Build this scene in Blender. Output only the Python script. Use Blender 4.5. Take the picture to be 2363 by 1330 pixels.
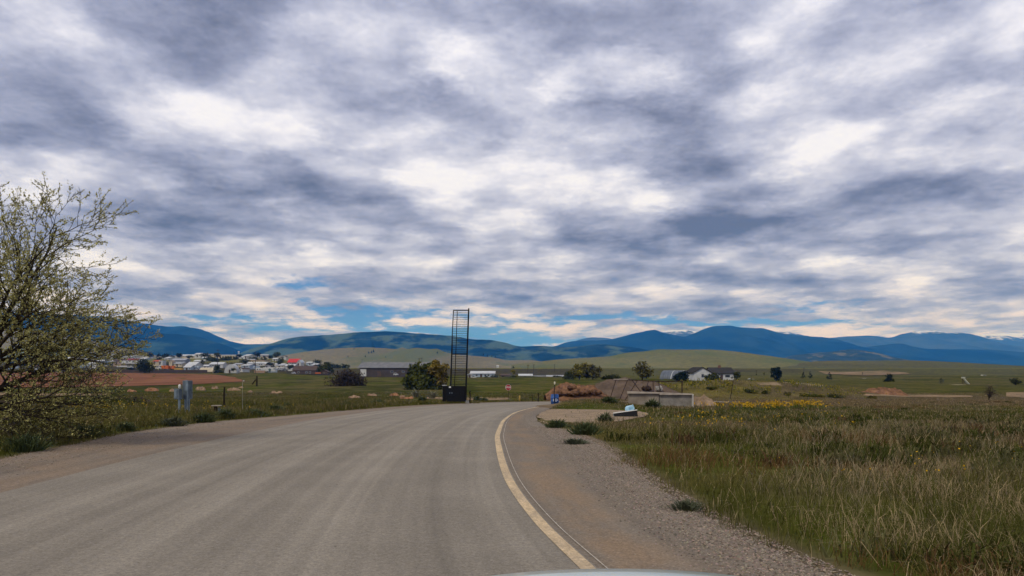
import bpy, bmesh, math, random
import numpy as np
from mathutils import Vector, Matrix
R = math.radians
scene = bpy.context.scene
for o in list(bpy.data.objects): bpy.data.objects.remove(o)
col = scene.collection
# ------------------------------------------------------------------ camera
F, CX, HY, EYE = 1750.0, 1181.5, 855.0, 1.55      # focal length, optical centre, horizon row (photo pixels), eye height
cam_d = bpy.data.cameras.new('camera'); cam = bpy.data.objects.new('camera', cam_d); col.objects.link(cam)
cam.location = (0, 0, EYE); cam.rotation_euler = (R(90), 0, 0)
cam_d.sensor_width = 36; cam_d.lens = 36 * F / 2363; cam_d.shift_y = (HY - 665) / 2363
cam_d.clip_start = 0.05; cam_d.clip_end = 40000
scene.camera = cam
# ------------------------------------------------------------------ render / exposure
scene.render.engine = 'CYCLES'
scene.view_settings.view_transform = 'Standard'; scene.view_settings.look = 'None'
scene.view_settings.gamma = 1; scene.view_settings.exposure = 0; scene.view_settings.use_curve_mapping = False
cy = scene.cycles
cy.use_denoising = True
try: cy.denoiser = 'OPENIMAGEDENOISE'; cy.denoising_input_passes = 'RGB_ALBEDO_NORMAL'
except Exception: pass
cy.max_bounces = 6; cy.diffuse_bounces = 3; cy.glossy_bounces = 2; cy.transmission_bounces = 3
cy.transparent_max_bounces = 8; cy.volume_bounces = 1; cy.caustics_reflective = False; cy.caustics_refractive = False
cy.use_adaptive_sampling = True; cy.adaptive_threshold = 0.02
# ------------------------------------------------------------------ node helpers
class NT:
    def __init__(s, tree): s.t = tree; s.n = tree.nodes; s.l = tree.links
    def node(s, typ, **kw):
        n = s.n.new(typ)
        for k, v in kw.items(): setattr(n, k, v)
        return n
    def put(s, sock, v):
        if v is None: return
        if isinstance(v, bpy.types.NodeSocket): s.l.new(v, sock)
        elif isinstance(v, (tuple, list)) and sock.type == 'RGBA' and len(v) == 3: sock.default_value = (*v, 1)
        else: sock.default_value = v
    def m(s, op, a, b=None, c=None, clamp=False):
        n = s.node('ShaderNodeMath', operation=op, use_clamp=clamp)
        for i, v in enumerate((a, b, c)):
            if v is not None: s.put(n.inputs[i], v)
        return n.outputs[0]
    def xyz(s, x=0., y=0., z=0.):
        n = s.node('ShaderNodeCombineXYZ')
        for i, v in enumerate((x, y, z)): s.put(n.inputs[i], v)
        return n.outputs[0]
    def sep(s, v):
        n = s.node('ShaderNodeSeparateXYZ'); s.l.new(v, n.inputs[0]); return n.outputs
    def noise(s, vec, scale, detail=4., rough=.55, dist=0., dim='3D', col=False):
        n = s.node('ShaderNodeTexNoise', noise_dimensions=dim)
        s.put(n.inputs['Vector'], vec); s.put(n.inputs['Scale'], scale); s.put(n.inputs['Detail'], detail)
        s.put(n.inputs['Roughness'], rough); s.put(n.inputs['Distortion'], dist)
        return n.outputs['Color' if col else 'Fac']
    def ramp(s, fac, stops, interp='LINEAR'):
        n = s.node('ShaderNodeValToRGB'); s.put(n.inputs[0], fac); e = n.color_ramp; e.interpolation = interp
        while len(e.elements) < len(stops): e.elements.new(.5)
        for el, (p, c) in zip(e.elements, stops):
            el.position = p; el.color = (c, c, c, 1) if isinstance(c, (int, float)) else (*c, 1)
        return n.outputs[0]
    def mix(s, fac, a, b, mode='MIX'):
        n = s.node('ShaderNodeMix', data_type='RGBA', blend_type=mode)
        s.put(n.inputs[0], fac); s.put(n.inputs[6], a); s.put(n.inputs[7], b); return n.outputs[2]
    def sstep(s, v, a, b):
        n = s.node('ShaderNodeMapRange', interpolation_type='SMOOTHSTEP')
        s.put(n.inputs[0], v); n.inputs[1].default_value = a; n.inputs[2].default_value = b; return n.outputs[0]
# ------------------------------------------------------------------ world: broken overcast over a Nishita sky
SUN_EL, SUN_AZ = R(48), R(-140)     # azimuth measured from +Y towards +X; sun high behind the camera, to the left
world = bpy.data.worlds.new("World"); scene.world = world; world.use_nodes = True
W = NT(world.node_tree); W.n.clear()
sky = W.node('ShaderNodeTexSky', sky_type='NISHITA', sun_disc=False)
sky.sun_elevation = SUN_EL; sky.sun_rotation = SUN_AZ; sky.dust_density = .2; sky.ozone_density = 2.0
geo = W.node('ShaderNodeTexCoord').outputs['Generated']
dx, dy, dz = W.sep(geo)
zc = W.m('MAXIMUM', dz, 0.0)
den = W.m('ADD', zc, 0.135)
u = W.m('DIVIDE', dx, den); v = W.m('DIVIDE', dy, den)
ay = W.m('MAXIMUM', W.m('ABSOLUTE', dy), 0.05)
az0 = W.m('DIVIDE', dx, ay); el0 = W.m('DIVIDE', dz, ay)
P = W.xyz(u, v, 3.7)
W.put(sky.inputs['Vector'], W.xyz(dx, dy, W.m('ADD', zc, .30)))
warp = W.sep(W.noise(P, 1.5, 4, .6, col=True))
az = W.m('ADD', az0, W.m('MULTIPLY', W.m('SUBTRACT', warp[0], .5), .20))
el = W.m('ADD', el0, W.m('MULTIPLY', W.m('MULTIPLY', W.m('SUBTRACT', warp[1], .5), .30), W.m('ADD', el0, .12)))
def gauss(px, py, sx, sy, amp, tilt=0.):
    a0, e0 = (px - CX) / F, (HY - py) / F
    da = W.m('MULTIPLY', W.m('SUBTRACT', az, a0), F / sx)
    de = W.m('MULTIPLY', W.m('SUBTRACT', el, e0), F / sy)
    if tilt: de = W.m('MULTIPLY_ADD', da, tilt, de)
    r2 = W.m('MULTIPLY_ADD', da, da, W.m('MULTIPLY', de, de))
    return W.m('MULTIPLY', W.m('POWER', 2.718, W.m('MULTIPLY', r2, -1.)), amp)
def gsum(L):
    tot = None
    for g in L:
        q = gauss(*g); tot = q if tot is None else W.m('ADD', tot, q)
    return tot
SKY_TONE = [ # photo px of large dark (-) and bright (+) cloud masses: x, y, half width, half height, strength, tilt
 (440,70,230,100,-.95,.5),(1330,130,110,110,-1.05,.4),(1460,225,130,60,-.6,.7),(330,430,260,55,-.95,.5),(90,270,190,60,-.65,.2),
 (860,205,170,50,-.6,.2),(870,470,230,42,-.7,.4),(1600,520,290,52,-.95,.5),(2190,557,240,30,-.95,0),(2150,305,110,32,-.8,0),
 (1660,400,110,45,-.7,.3),(2010,40,140,70,-.9,-.4),(2320,480,120,28,-.7,0),(1850,655,480,32,-.7,0),(1700,715,420,24,-.6,0),(1500,790,400,14,-.2,0),(1100,20,300,40,-.35,0),(700,30,200,40,.1,0),(1450,730,220,26,-.4,0),
 (2330,620,120,60,-.3,0),(60,130,100,60,-.3,0),(1000,640,260,20,-.3,0),
 (2320,60,130,90,.75,0),(2190,150,190,70,.55,-.4),(1780,225,190,55,.8,-.3),(1830,300,220,40,.55,-.3),(1310,355,180,60,.40,0),
 (800,50,220,80,.45,.2),(600,250,300,60,.55,.3),(1050,300,220,75,.6,0),(980,432,230,38,.85,.2),(240,110,160,50,.45,.4),
 (580,478,80,26,.55,.4),(360,570,170,22,.6,0),(820,548,120,16,.6,0),(2050,350,300,34,.5,-.2),(1500,455,220,30,.45,.2),
 (2140,700,330,34,.75,0),(1300,520,170,26,.35,0),(700,610,260,16,.35,0)]
SKY_BLUE = [(1380,733,100,17,1.,0),(1560,742,110,10,.9,0),(1840,748,230,14,1.,0),(1850,705,120,10,.6,0),(600,742,230,18,1.,0),(680,655,110,15,.8,0),
            (950,735,220,28,.75,0),(1130,765,160,30,.8,0),(300,515,80,14,.35,0),(1270,795,150,16,.9,0),(760,690,150,9,.4,0)]
tone = gsum(SKY_TONE)
wv = W.noise(W.xyz(u, v, 1.3), 3.2, 7, .68, col=True)      # ragged edges
wx, wy, _ = W.sep(wv)
u2 = W.m('MULTIPLY_ADD', W.m('SUBTRACT', wx, .5), .42, u)
v2 = W.m('MULTIPLY_ADD', W.m('SUBTRACT', wy, .5), .42, W.m('MULTIPLY', v, .85))
def puff(scale, du, dv, z):
    n = W.node('ShaderNodeTexVoronoi', feature='SMOOTH_F1', voronoi_dimensions='3D')
    W.put(n.inputs['Vector'], W.xyz(W.m('ADD', u2, du), W.m('ADD', v2, dv), z)); n.inputs['Scale'].default_value = scale
    n.inputs['Smoothness'].default_value = .6; n.inputs['Randomness'].default_value = 1
    return n.outputs['Distance']
pa, pb = puff(1.8, 0, 0, 2.2), puff(4.3, 0, 0, 5.1)
n1 = W.noise(W.xyz(u, W.m('MULTIPLY', v, .85), 3.7), 1.5, 5, .5)
n3 = W.noise(W.xyz(u, W.m('MULTIPLY', v, .9), 9.1), 6.4, 8, .64)
pc = puff(1.8, .03, -.09, 2.2)
f = W.m('MULTIPLY_ADD', W.m('SUBTRACT', n1, .5), .72, .665)
f = W.m('MULTIPLY_ADD', W.m('SUBTRACT', .42, pa), .66, f)
f = W.m('MULTIPLY_ADD', W.m('SUBTRACT', .42, pb), .52, f)
f = W.m('MULTIPLY_ADD', W.m('SUBTRACT', n3, .5), .92, f)
f = W.m('MULTIPLY_ADD', W.m('SUBTRACT', pc, pa), .9, f)
f = W.m('MULTIPLY_ADD', tone, .33, f)
cloud = W.ramp(f, [(0., (.115,.135,.195)), (.20, (.215,.235,.335)), (.42, (.345,.37,.51)), (.60, (.49,.515,.665)), (.80, (.70,.715,.85)), (1., (.98,.97,1.05))], 'B_SPLINE')
low = W.sstep(el0, .16, .02)
warm = W.m('MULTIPLY', low, W.m('MULTIPLY', W.sstep(f, .5, .9), .8))
cloud = W.mix(warm, cloud, (.80, .72, .78))
gap = W.m('ADD', gsum(SKY_BLUE), W.m('MULTIPLY', W.m('SUBTRACT', .52, n3), 2.2))
gap = W.m('SUBTRACT', gap, W.m('MULTIPLY', W.sstep(el0, .10, .22), .55))
gap = W.m('MULTIPLY', W.sstep(gap, .25, .9), W.sstep(f, .95, .55))
bg1 = W.node('ShaderNodeBackground'); W.put(bg1.inputs[0], W.mix(1., sky.outputs[0], (.55, .85, 1.15), 'MULTIPLY')); bg1.inputs[1].default_value = .14
bg2 = W.node('ShaderNodeBackground'); W.put(bg2.inputs[0], cloud); bg2.inputs[1].default_value = 1.
ms = W.node('ShaderNodeMixShader'); W.put(ms.inputs[0], W.m('MULTIPLY', gap, .9))
W.l.new(bg2.outputs[0], ms.inputs[1]); W.l.new(bg1.outputs[0], ms.inputs[2])
wo = W.node('ShaderNodeOutputWorld'); W.l.new(ms.outputs[0], wo.inputs[0])
world.cycles.sampling_method = 'MANUAL'; world.cycles.sample_map_resolution = 512
# ------------------------------------------------------------------ sun behind thin cloud
sd = bpy.data.lights.new('sun', 'SUN'); sun = bpy.data.objects.new('sun', sd); col.objects.link(sun)
sd.energy = 1.9; sd.angle = R(11); sd.color = (1, .93, .80)
sv = Vector((math.sin(SUN_AZ) * math.cos(SUN_EL), math.cos(SUN_AZ) * math.cos(SUN_EL), math.sin(SUN_EL)))
sun.rotation_euler = sv.to_track_quat('Z', 'Y').to_euler(); sun.location = sv * 60 + Vector((0, 0, 5))
# ------------------------------------------------------------------ numpy noise
def _hash(ix, iy, seed):
    h = (ix.astype(np.int64) * 374761393 + iy.astype(np.int64) * 668265263 + seed * 982451653) & 0xffffffff
    h = ((h ^ (h >> 13)) * 1274126177) & 0xffffffff
    return ((h ^ (h >> 16)) & 0xffff) / 65535.0
def vnoise(x, y, seed=0):
    x = np.asarray(x, float); y = np.asarray(y, float)
    ix, iy = np.floor(x), np.floor(y); fx, fy = x - ix, y - iy
    fx = fx * fx * (3 - 2 * fx); fy = fy * fy * (3 - 2 * fy)
    a, b = _hash(ix, iy, seed), _hash(ix + 1, iy, seed); c, d = _hash(ix, iy + 1, seed), _hash(ix + 1, iy + 1, seed)
    return (a * (1 - fx) + b * fx) * (1 - fy) + (c * (1 - fx) + d * fx) * fy
def fbm(x, y, seed=0, oct=4):
    t, a, n = 0, .5, 0
    for k in range(oct):
        t = t + a * vnoise(np.asarray(x) * 2**k, np.asarray(y) * 2**k, seed + k * 7); n += a; a *= .5
    return t / n
def sst(x, a, b):
    t = np.clip((np.asarray(x, float) - a) / (b - a), 0, 1); return t * t * (3 - 2 * t)
def smooth_interp(x, xs, ys):
    xs, ys = np.array(xs, float), np.array(ys, float); d = np.diff(ys) / np.diff(xs)
    m = np.concatenate([[d[0]], np.where(d[:-1] * d[1:] > 0, 2 * d[:-1] * d[1:] / np.where(d[:-1] + d[1:] == 0, 1, d[:-1] + d[1:]), 0), [d[-1]]])
    x = np.clip(x, xs[0], xs[-1]); i = np.clip(np.searchsorted(xs, x) - 1, 0, len(xs) - 2)
    h = xs[i + 1] - xs[i]; t = (x - xs[i]) / h
    return (2*t**3 - 3*t**2 + 1) * ys[i] + (t**3 - 2*t**2 + t) * h * m[i] + (-2*t**3 + 3*t**2) * ys[i+1] + (t**3 - t**2) * h * m[i+1]
# ------------------------------------------------------------------ the lie of the land
PR = ([-60, 0, 12, 25, 40, 64, 80, 100, 140, 200, 270, 410, 470, 520, 600, 900, 1500, 9000],
      [0, 0, 0, -.25, -.70, -1.35, -1.75, -2.2, -2.2, -2.05, -1.75, -1.3, -1.2, .6, 2.9, 4.0, 5, 20])
PL = ([-60, 0, 12, 25, 40, 64, 80, 100, 168, 230, 400, 450, 550, 700, 900, 1500, 9000],
      [0, 0, 0, -.25, -.70, -1.35, -1.75, -2.1, -2.1, -1.75, -.1, .15, 4.5, 12., 14., 15, 20])
# road edges, metres (x right, y ahead); the white edge line runs on the right one
RIGHT = [(3.6,-9),(1.95,0),(1.25,3),(.68,5.9),(.33,8),(.02,11),(-.17,15),(-.29,20),(-.27,26),(-.1,33),(.22,40),(.85,47),(1.75,54),(3.4,63),(6.5,69),(12,72.5),(24,74.5)]
LEFT = [(-5.0,-9),(-5.9,0),(-6.1,3),(-6.3,6),(-6.45,9),(-6.6,12),(-6.8,16),(-7.2,21),(-7.6,27),(-7.9,34),(-8.0,41),(-7.6,49),(-6.6,57),(-4.6,66),(-.8,74.5),(6,80),(22,83)]
SHR = [(6.0,-9),(4.0,0),(3.15,3),(2.38,5.9),(2.08,8),(1.92,11),(1.9,15),(1.65,20),(1.0,27),(1.05,33),(1.5,40),(2.2,47),(3.0,54),(5.0,63.5),(7.6,68),(12.4,71.2),(24,73)]
SHL = [(-7,-9),(-8.4,0),(-8.7,3),(-8.6,6),(-8.6,9),(-8.75,12),(-9.3,16),(-10.3,21),(-10.7,27),(-10.4,34),(-10.1,41),(-9.4,49),(-8.5,57),(-5.9,67.5),(-2,76.5),(5,82.5),(22,86)]
def spline(pts, n=160):
    pts = np.array(pts, float); k = len(pts); s = np.linspace(0, k - 1, n)
    return np.stack([smooth_interp(s, range(k), pts[:, 0]), smooth_interp(s, range(k), pts[:, 1])], 1)
NR = 240
eR, eL, eSR, eSL = (spline(p, NR) for p in (RIGHT, LEFT, SHR, SHL))
_poly = np.concatenate([eSR, eSL[::-1]])
def in_poly(x, y, poly):
    x = np.asarray(x, float); y = np.asarray(y, float); r = np.zeros(x.shape, bool); n = len(poly)
    for i in range(n):
        x0, y0 = poly[i]; x1, y1 = poly[(i + 1) % n]
        if y0 == y1: continue
        c = ((y0 > y) != (y1 > y)) & (x < (x1 - x0) * (y - y0) / (y1 - y0) + x0); r ^= c
    return r
_ny = np.arange(-9, 70, .5)
_xl = np.interp(_ny, eSL[:, 1], eSL[:, 0]); _xr = np.interp(_ny, eSR[:, 1], eSR[:, 0])
def corridor(x, y):      # signed distance-like: >0 inside the road and its shoulders
    xl = np.interp(y, _ny, _xl); xr = np.interp(y, _ny, _xr)
    d = np.minimum(x - xl, xr - x)
    d = np.where(y < 69, d, -9)
    lo = np.interp(x, eSR[-70:, 0], eSR[-70:, 1]); hi = np.interp(x, eSL[-70:, 0], eSL[-70:, 1])
    d2 = np.where((x > -3) & (x < 24), np.minimum(y - lo, hi - y), -9)
    return np.maximum(d, d2)
def H0(x, y):            # smooth land, no bumps
    x = np.asarray(x, float); y = np.asarray(y, float)
    t = x / np.maximum(y, 1.); w = sst(t, -.235, -.325) * sst(y, 60, 120)
    return smooth_interp(y, *PR) * (1 - w) + smooth_interp(y, *PL) * w
PAD = [(1.15,26.2),(2.3,25.6),(3.7,27.5),(4.9,31),(6.2,35),(7.2,40),(7.4,44),(6.6,47.5),(4.8,49.5),(3.2,50.5),(2.4,48.5),(1.75,43),(1.3,37),(1.1,31)]
PADp = np.array([[smooth_interp(s, range(len(PAD) + 1), [p[k] for p in PAD + PAD[:1]]) for k in (0, 1)] for s in np.linspace(0, len(PAD), 90)[:-1]])
def pad_d(x, y): return 1 - np.hypot((x - 4.1) / 3.5, (y - 38.) / 12.8)
MOUNDS = [ # x, y, rx, ry, h : earth mounds and banks
 (25, 103, 7, 6, 1.75), (34, 106, 8, 6, 1.9), (44, 110, 9, 7, 1.2), (17, 100, 6, 5, .8)]
def H(x, y):
    x = np.asarray(x, float); y = np.asarray(y, float)
    z = H0(x, y)
    c = corridor(x, y)
    off = sst(-c, .0, 2.5)
    amp = (.16 + .35 * sst(y, 60, 300)) * off
    z = z + (fbm(x / 7, y / 7, 3) - .5) * amp + (fbm(x / 34, y / 34, 11, 3) - .5) * .8 * off * sst(y, 40, 150)
    z = z - .10 * sst(c, -.25, .25)
    z = z - .06 * sst(pad_d(x, y), -.05, .06)
    # ditch on the left of the road, low berm behind the pad on the right
    z = z + .55 * np.exp(-((x - 6) / 3.2)**2 - ((y - 58) / 7.)**2)
    for mx, my, rx, ry, h in MOUNDS: z = z + h * np.exp(-((x - mx) / rx)**2 - ((y - my) / ry)**2)
    return z
def h1(x, y): return float(H(np.array([x]), np.array([y]))[0])
_ys = np.concatenate([np.arange(3, 120, .25), np.geomspace(120, 1400, 900)])
def G(px, py):           # the ground point that the photo shows at (px, py)
    x = (px - CX) / F * _ys; z = H(x, _ys); p = HY - F * (z - EYE) / _ys
    k = np.where(p <= py)[0]; k = k[0] if len(k) else len(_ys) - 1
    return (float(x[k]), float(_ys[k]), float(z[k]))
def at(px, Y, dz=0.): x = (px - CX) / F * Y; return (x, Y, h1(x, Y) + dz)
def zpx(py, Y): return EYE - (py - HY) / F * Y
# ------------------------------------------------------------------ object helpers
def tag(o, label=None, cat=None, group=None, kind=None):
    for k, v_ in (('label', label), ('category', cat), ('group', group), ('kind', kind)):
        if v_: o[k] = v_
    return o
def empty(name, loc, rz=0., label=None, cat=None, group=None, tilt=(0, 0)):
    o = bpy.data.objects.new(name, None); col.objects.link(o); o.location = loc; o.rotation_euler = (tilt[0], tilt[1], rz); o.empty_display_size = .3
    return tag(o, label, cat, group)
def mesh_obj(name, verts, faces, mat, parent=None, smooth=False, colors=None, uvs=None):
    me = bpy.data.meshes.new(name)
    verts = np.asarray(verts, np.float32); me.vertices.add(len(verts)); me.vertices.foreach_set('co', verts.ravel())
    if isinstance(faces, np.ndarray):
        nf, k = faces.shape; me.loops.add(nf * k); me.loops.foreach_set('vertex_index', faces.astype(np.int32).ravel())
        me.polygons.add(nf); me.polygons.foreach_set('loop_start', np.arange(0, nf * k, k, dtype=np.int32))
        try: me.polygons.foreach_set('loop_total', np.full(nf, k, np.int32))
        except Exception: pass
    else:
        tot = [len(f_) for f_ in faces]; me.loops.add(sum(tot)); me.loops.foreach_set('vertex_index', np.array([i for f_ in faces for i in f_], np.int32))
        me.polygons.add(len(faces)); me.polygons.foreach_set('loop_start', np.concatenate([[0], np.cumsum(tot)[:-1]]).astype(np.int32))
        try: me.polygons.foreach_set('loop_total', np.array(tot, np.int32))
        except Exception: pass
    me.polygons.foreach_set('use_smooth', np.full(len(me.polygons), smooth))
    if colors is not None:
        a = me.color_attributes.new('Col', 'FLOAT_COLOR', 'POINT'); c4 = np.ones((len(verts), 4), np.float32); c4[:, :3] = colors; a.data.foreach_set('color', c4.ravel())
    if uvs is not None:
        uvl = me.uv_layers.new(name='UVMap'); li = np.empty(len(me.loops), np.int32); me.loops.foreach_get('vertex_index', li)
        uvl.data.foreach_set('uv', np.asarray(uvs, np.float32)[li].ravel())
    me.update(calc_edges=True); me.validate()
    o = bpy.data.objects.new(name, me); col.objects.link(o)
    if mat: me.materials.append(mat)
    if parent: o.parent = parent
    return o
class MB:
    def __init__(s): s.v, s.f = [], []
    def add(s, v, f):
        b = len(s.v); s.v += [tuple(p) for p in v]; s.f += [tuple(i + b for i in q) for q in f]; return s
    def box(s, x0, x1, y0, y1, z0, z1):
        return s.add([(x0,y0,z0),(x1,y0,z0),(x1,y1,z0),(x0,y1,z0),(x0,y0,z1),(x1,y0,z1),(x1,y1,z1),(x0,y1,z1)],
                     [(0,3,2,1),(4,5,6,7),(0,1,5,4),(1,2,6,5),(2,3,7,6),(3,0,4,7)])
    def prism(s, prof, y0, y1):     # profile in x,z extruded along y
        n = len(prof); return s.add([(x, y0, z) for x, z in prof] + [(x, y1, z) for x, z in prof],
            [tuple(range(n)), tuple(range(2*n-1, n-1, -1))] + [(i, i+n, (i+1) % n + n, (i+1) % n) for i in range(n)])
    def tube(s, pts, rad, n=6, cap=True):
        pts = [Vector(p) for p in pts]; rad = rad if isinstance(rad, (list, tuple)) else [rad] * len(pts); rings = []
        for i, p in enumerate(pts):
            d = (pts[min(i+1, len(pts)-1)] - pts[max(i-1, 0)]).normalized()
            a = d.orthogonal().normalized() if i == 0 else (a - d * a.dot(d)).normalized()
            b = d.cross(a); rings.append([p + (a * math.cos(t) + b * math.sin(t)) * rad[i] for t in [k * 2 * math.pi / n for k in range(n)]])
        v_ = [q for r in rings for q in r]
        f_ = [(i*n+k, i*n+(k+1) % n, (i+1)*n+(k+1) % n, (i+1)*n+k) for i in range(len(pts)-1) for k in range(n)]
        if cap: f_ += [tuple(range(n-1, -1, -1)), tuple(range((len(pts)-1)*n, len(pts)*n))]
        return s.add(v_, f_)
    def lathe(s, prof, n=20, cx=0, cy=0):   # (r, z)
        v_ = [(cx + r * math.cos(2*math.pi*k/n), cy + r * math.sin(2*math.pi*k/n), z) for r, z in prof for k in range(n)]
        f_ = [(i*n+k, i*n+(k+1) % n, (i+1)*n+(k+1) % n, (i+1)*n+k) for i in range(len(prof)-1) for k in range(n)]
        f_ += [tuple(range(n-1, -1, -1)), tuple(range((len(prof)-1)*n, len(prof)*n))]
        return s.add(v_, f_)
    def build(s, name, mat, parent=None, smooth=False): return mesh_obj(name, s.v, s.f, mat, parent, smooth)
def bevel(o, w=.01, seg=2):
    m_ = o.modifiers.new('bevel', 'BEVEL'); m_.width = w; m_.segments = seg; m_.limit_method = 'ANGLE'; return o
# ------------------------------------------------------------------ materials
MATS = {}
def mat(name, c, rough=.8, var=.18, scale=3., metal=0., c2=None, bump=0., bscale=20., spec=None, coords='Object', streak=None):
    if name in MATS: return MATS[name]
    spec = (0. if rough > .83 else .3) if spec is None else spec
    m_ = bpy.data.materials.new(name); m_.use_nodes = True; N = NT(m_.node_tree); b = m_.node_tree.nodes['Principled BSDF']
    tc = N.node('ShaderNodeTexCoord').outputs[coords]
    if streak:
        mp = N.node('ShaderNodeMapping'); N.l.new(tc, mp.inputs[0]); mp.inputs['Scale'].default_value = streak; tc2 = mp.outputs[0]
    else: tc2 = tc
    n_ = N.noise(tc2, scale, 5, .6)
    c2 = c2 or tuple(max(0, k * (1 - 2.2 * var)) for k in c)
    c1 = tuple(min(1, k * (1 + var)) for k in c)
    N.put(b.inputs['Base Color'], N.ramp(n_, [(.3, c2), (.68, c1)]))
    b.inputs['Roughness'].default_value = rough; b.inputs['Metallic'].default_value = metal; b.inputs['Specular IOR Level'].default_value = spec
    if bump:
        bp = N.node('ShaderNodeBump'); bp.inputs['Strength'].default_value = bump; bp.inputs['Distance'].default_value = .02
        N.put(bp.inputs['Height'], N.noise(tc, bscale, 4, .6)); N.l.new(bp.outputs[0], b.inputs['Normal'])
    MATS[name] = m_; return m_
def col_mat(name, rough=.9, scale=1.5, lo=.65, hi=1.3, fine=None, bump=0., trans=0.):
    m_ = bpy.data.materials.new(name); m_.use_nodes = True; N = NT(m_.node_tree); b = m_.node_tree.nodes['Principled BSDF']
    a = N.node('ShaderNodeVertexColor', layer_name='Col').outputs[0]; tc = N.node('ShaderNodeTexCoord').outputs['Object']
    k = N.ramp(N.noise(tc, scale, 6, .65), [(.3, lo), (.7, hi)])
    c_ = N.mix(1., a, k, 'MULTIPLY')
    if fine: c_ = N.mix(1., c_, N.ramp(N.noise(tc, fine, 3, .7), [(.3, .7), (.7, 1.25)]), 'MULTIPLY')
    N.put(b.inputs['Base Color'], c_); b.inputs['Roughness'].default_value = rough; b.inputs['Specular IOR Level'].default_value = 0.
    if bump:
        bp = N.node('ShaderNodeBump'); bp.inputs['Strength'].default_value = bump; bp.inputs['Distance'].default_value = .05
        N.put(bp.inputs['Height'], N.noise(tc, fine or scale, 4, .7)); N.l.new(bp.outputs[0], b.inputs['Normal'])
    MATS[name] = m_; return m_
# ------------------------------------------------------------------ ground cover colours by place
GREEN, OLIVE, BROWN, STRAW, DIRT, REDD = map(np.array, ((.057,.066,.011), (.092,.082,.024), (.105,.080,.045), (.26,.20,.115), (.20,.145,.095), (.22,.105,.06)))
def mixc(a, b, w): return a + (b - a) * np.asarray(w)[..., None]
def cover(x, y):
    x = np.asarray(x, float); y = np.asarray(y, float); t = x / np.maximum(y, 1)
    n = fbm(x / 5, y / 5, 21); m = fbm(x / 22, y / 30, 33); q = fbm(x / 60, y / 90, 41)
    c = mixc(np.broadcast_to(GREEN, x.shape + (3,)), OLIVE, sst(n, .35, .65))
    right = sst(t, .05, .16)
    yy = y + (m - .5) * 26
    # right meadow: rough mixed grass, dry belt, then green again
    c = mixc(c, BROWN * .8, right * sst(fbm(x / 3.5, y / 3.5, 55), .48, .7) * .7 * (1 - sst(y, 45, 60)))
    c = mixc(c, BROWN * 1.0, right * sst(yy, 50, 60) * (1 - sst(yy, 104, 118)) * .92)
    c = mixc(c, OLIVE * .8, right * sst(y, 112, 125) * .6)
    roll = sst(t, .14, .2) * (1 - sst(t, .42, .5)) * sst(y, 80, 92) * (1 - sst(y, 150, 190))
    c = mixc(c, BROWN * .85, roll * sst(m + .5 * (n - .5), .30, .5)); c = mixc(c, np.array((.125, .105, .02)), roll * sst(q + .4 * (n - .5), .5, .68) * .8)
    left = sst(t, -.10, -.25)
    c = mixc(c, BROWN * .55, left * sst(y, 80, 105) * (1 - sst(y, 160, 190)) * sst(m, .4, .6) * .7)
    dry = sst(y, 90, 130) * sst(fbm(x / 14, y / 40, 57) + .35 * (n - .5), .5, .66)
    c = mixc(c, np.array((.095, .08, .034)), dry * .75)
    c = mixc(c, np.array((.032, .040, .010)), sst(y, 60, 100) * sst(fbm(x / 9, y / 22, 58), .58, .7) * .7)
    # brown terrace bank and the hay flats beyond
    far = sst(y, 425, 450)
    c = mixc(c, np.array((.062, .052, .03)), far * (.75 + .25 * (n > .5)))
    c = mixc(c, np.array((.15, .14, .045)), sst(y, 585, 625) * .95)
    c = mixc(c, np.array((.105, .105, .032)), right * sst(y, 250, 420) * .6 * sst(q, .35, .6))
    c = mixc(c, np.array((.16, .14, .075)), sst(y, 900, 1500))
    c = mixc(c, DIRT * .8, sst(corridor(x, y), -.5, -.02) * .9)
    return c
# ------------------------------------------------------------------ ground: one sheet to the foot of the hills
ry = np.concatenate([np.arange(-45, 0, 3.), np.arange(0, 30, .4), 30 * 1.0145 ** np.arange(0, 262), np.geomspace(1330, 11000, 30)])
tt = np.sign(np.linspace(-1, 1, 261)) * np.abs(np.linspace(-1, 1, 261)) ** 1.15 * 1.25
YY, TT = np.meshgrid(ry, tt, indexing='ij'); XX = TT * (np.abs(YY) * .95 + 14)
ZZ = H(XX, YY); nr, nc = XX.shape
idx = np.arange(nr * nc).reshape(nr, nc)
quads = np.stack([idx[:-1, :-1], idx[:-1, 1:], idx[1:, 1:], idx[1:, :-1]], -1).reshape(-1, 4)
ground_m = col_mat('ground_cover', .95, .35, .6, 1.4, 2.6, .5)
g = mesh_obj('ground', np.stack([XX, YY, ZZ], -1).reshape(-1, 3), quads, ground_m, None, True, cover(XX, YY).reshape(-1, 3)); tag(g, kind='structure')
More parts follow.
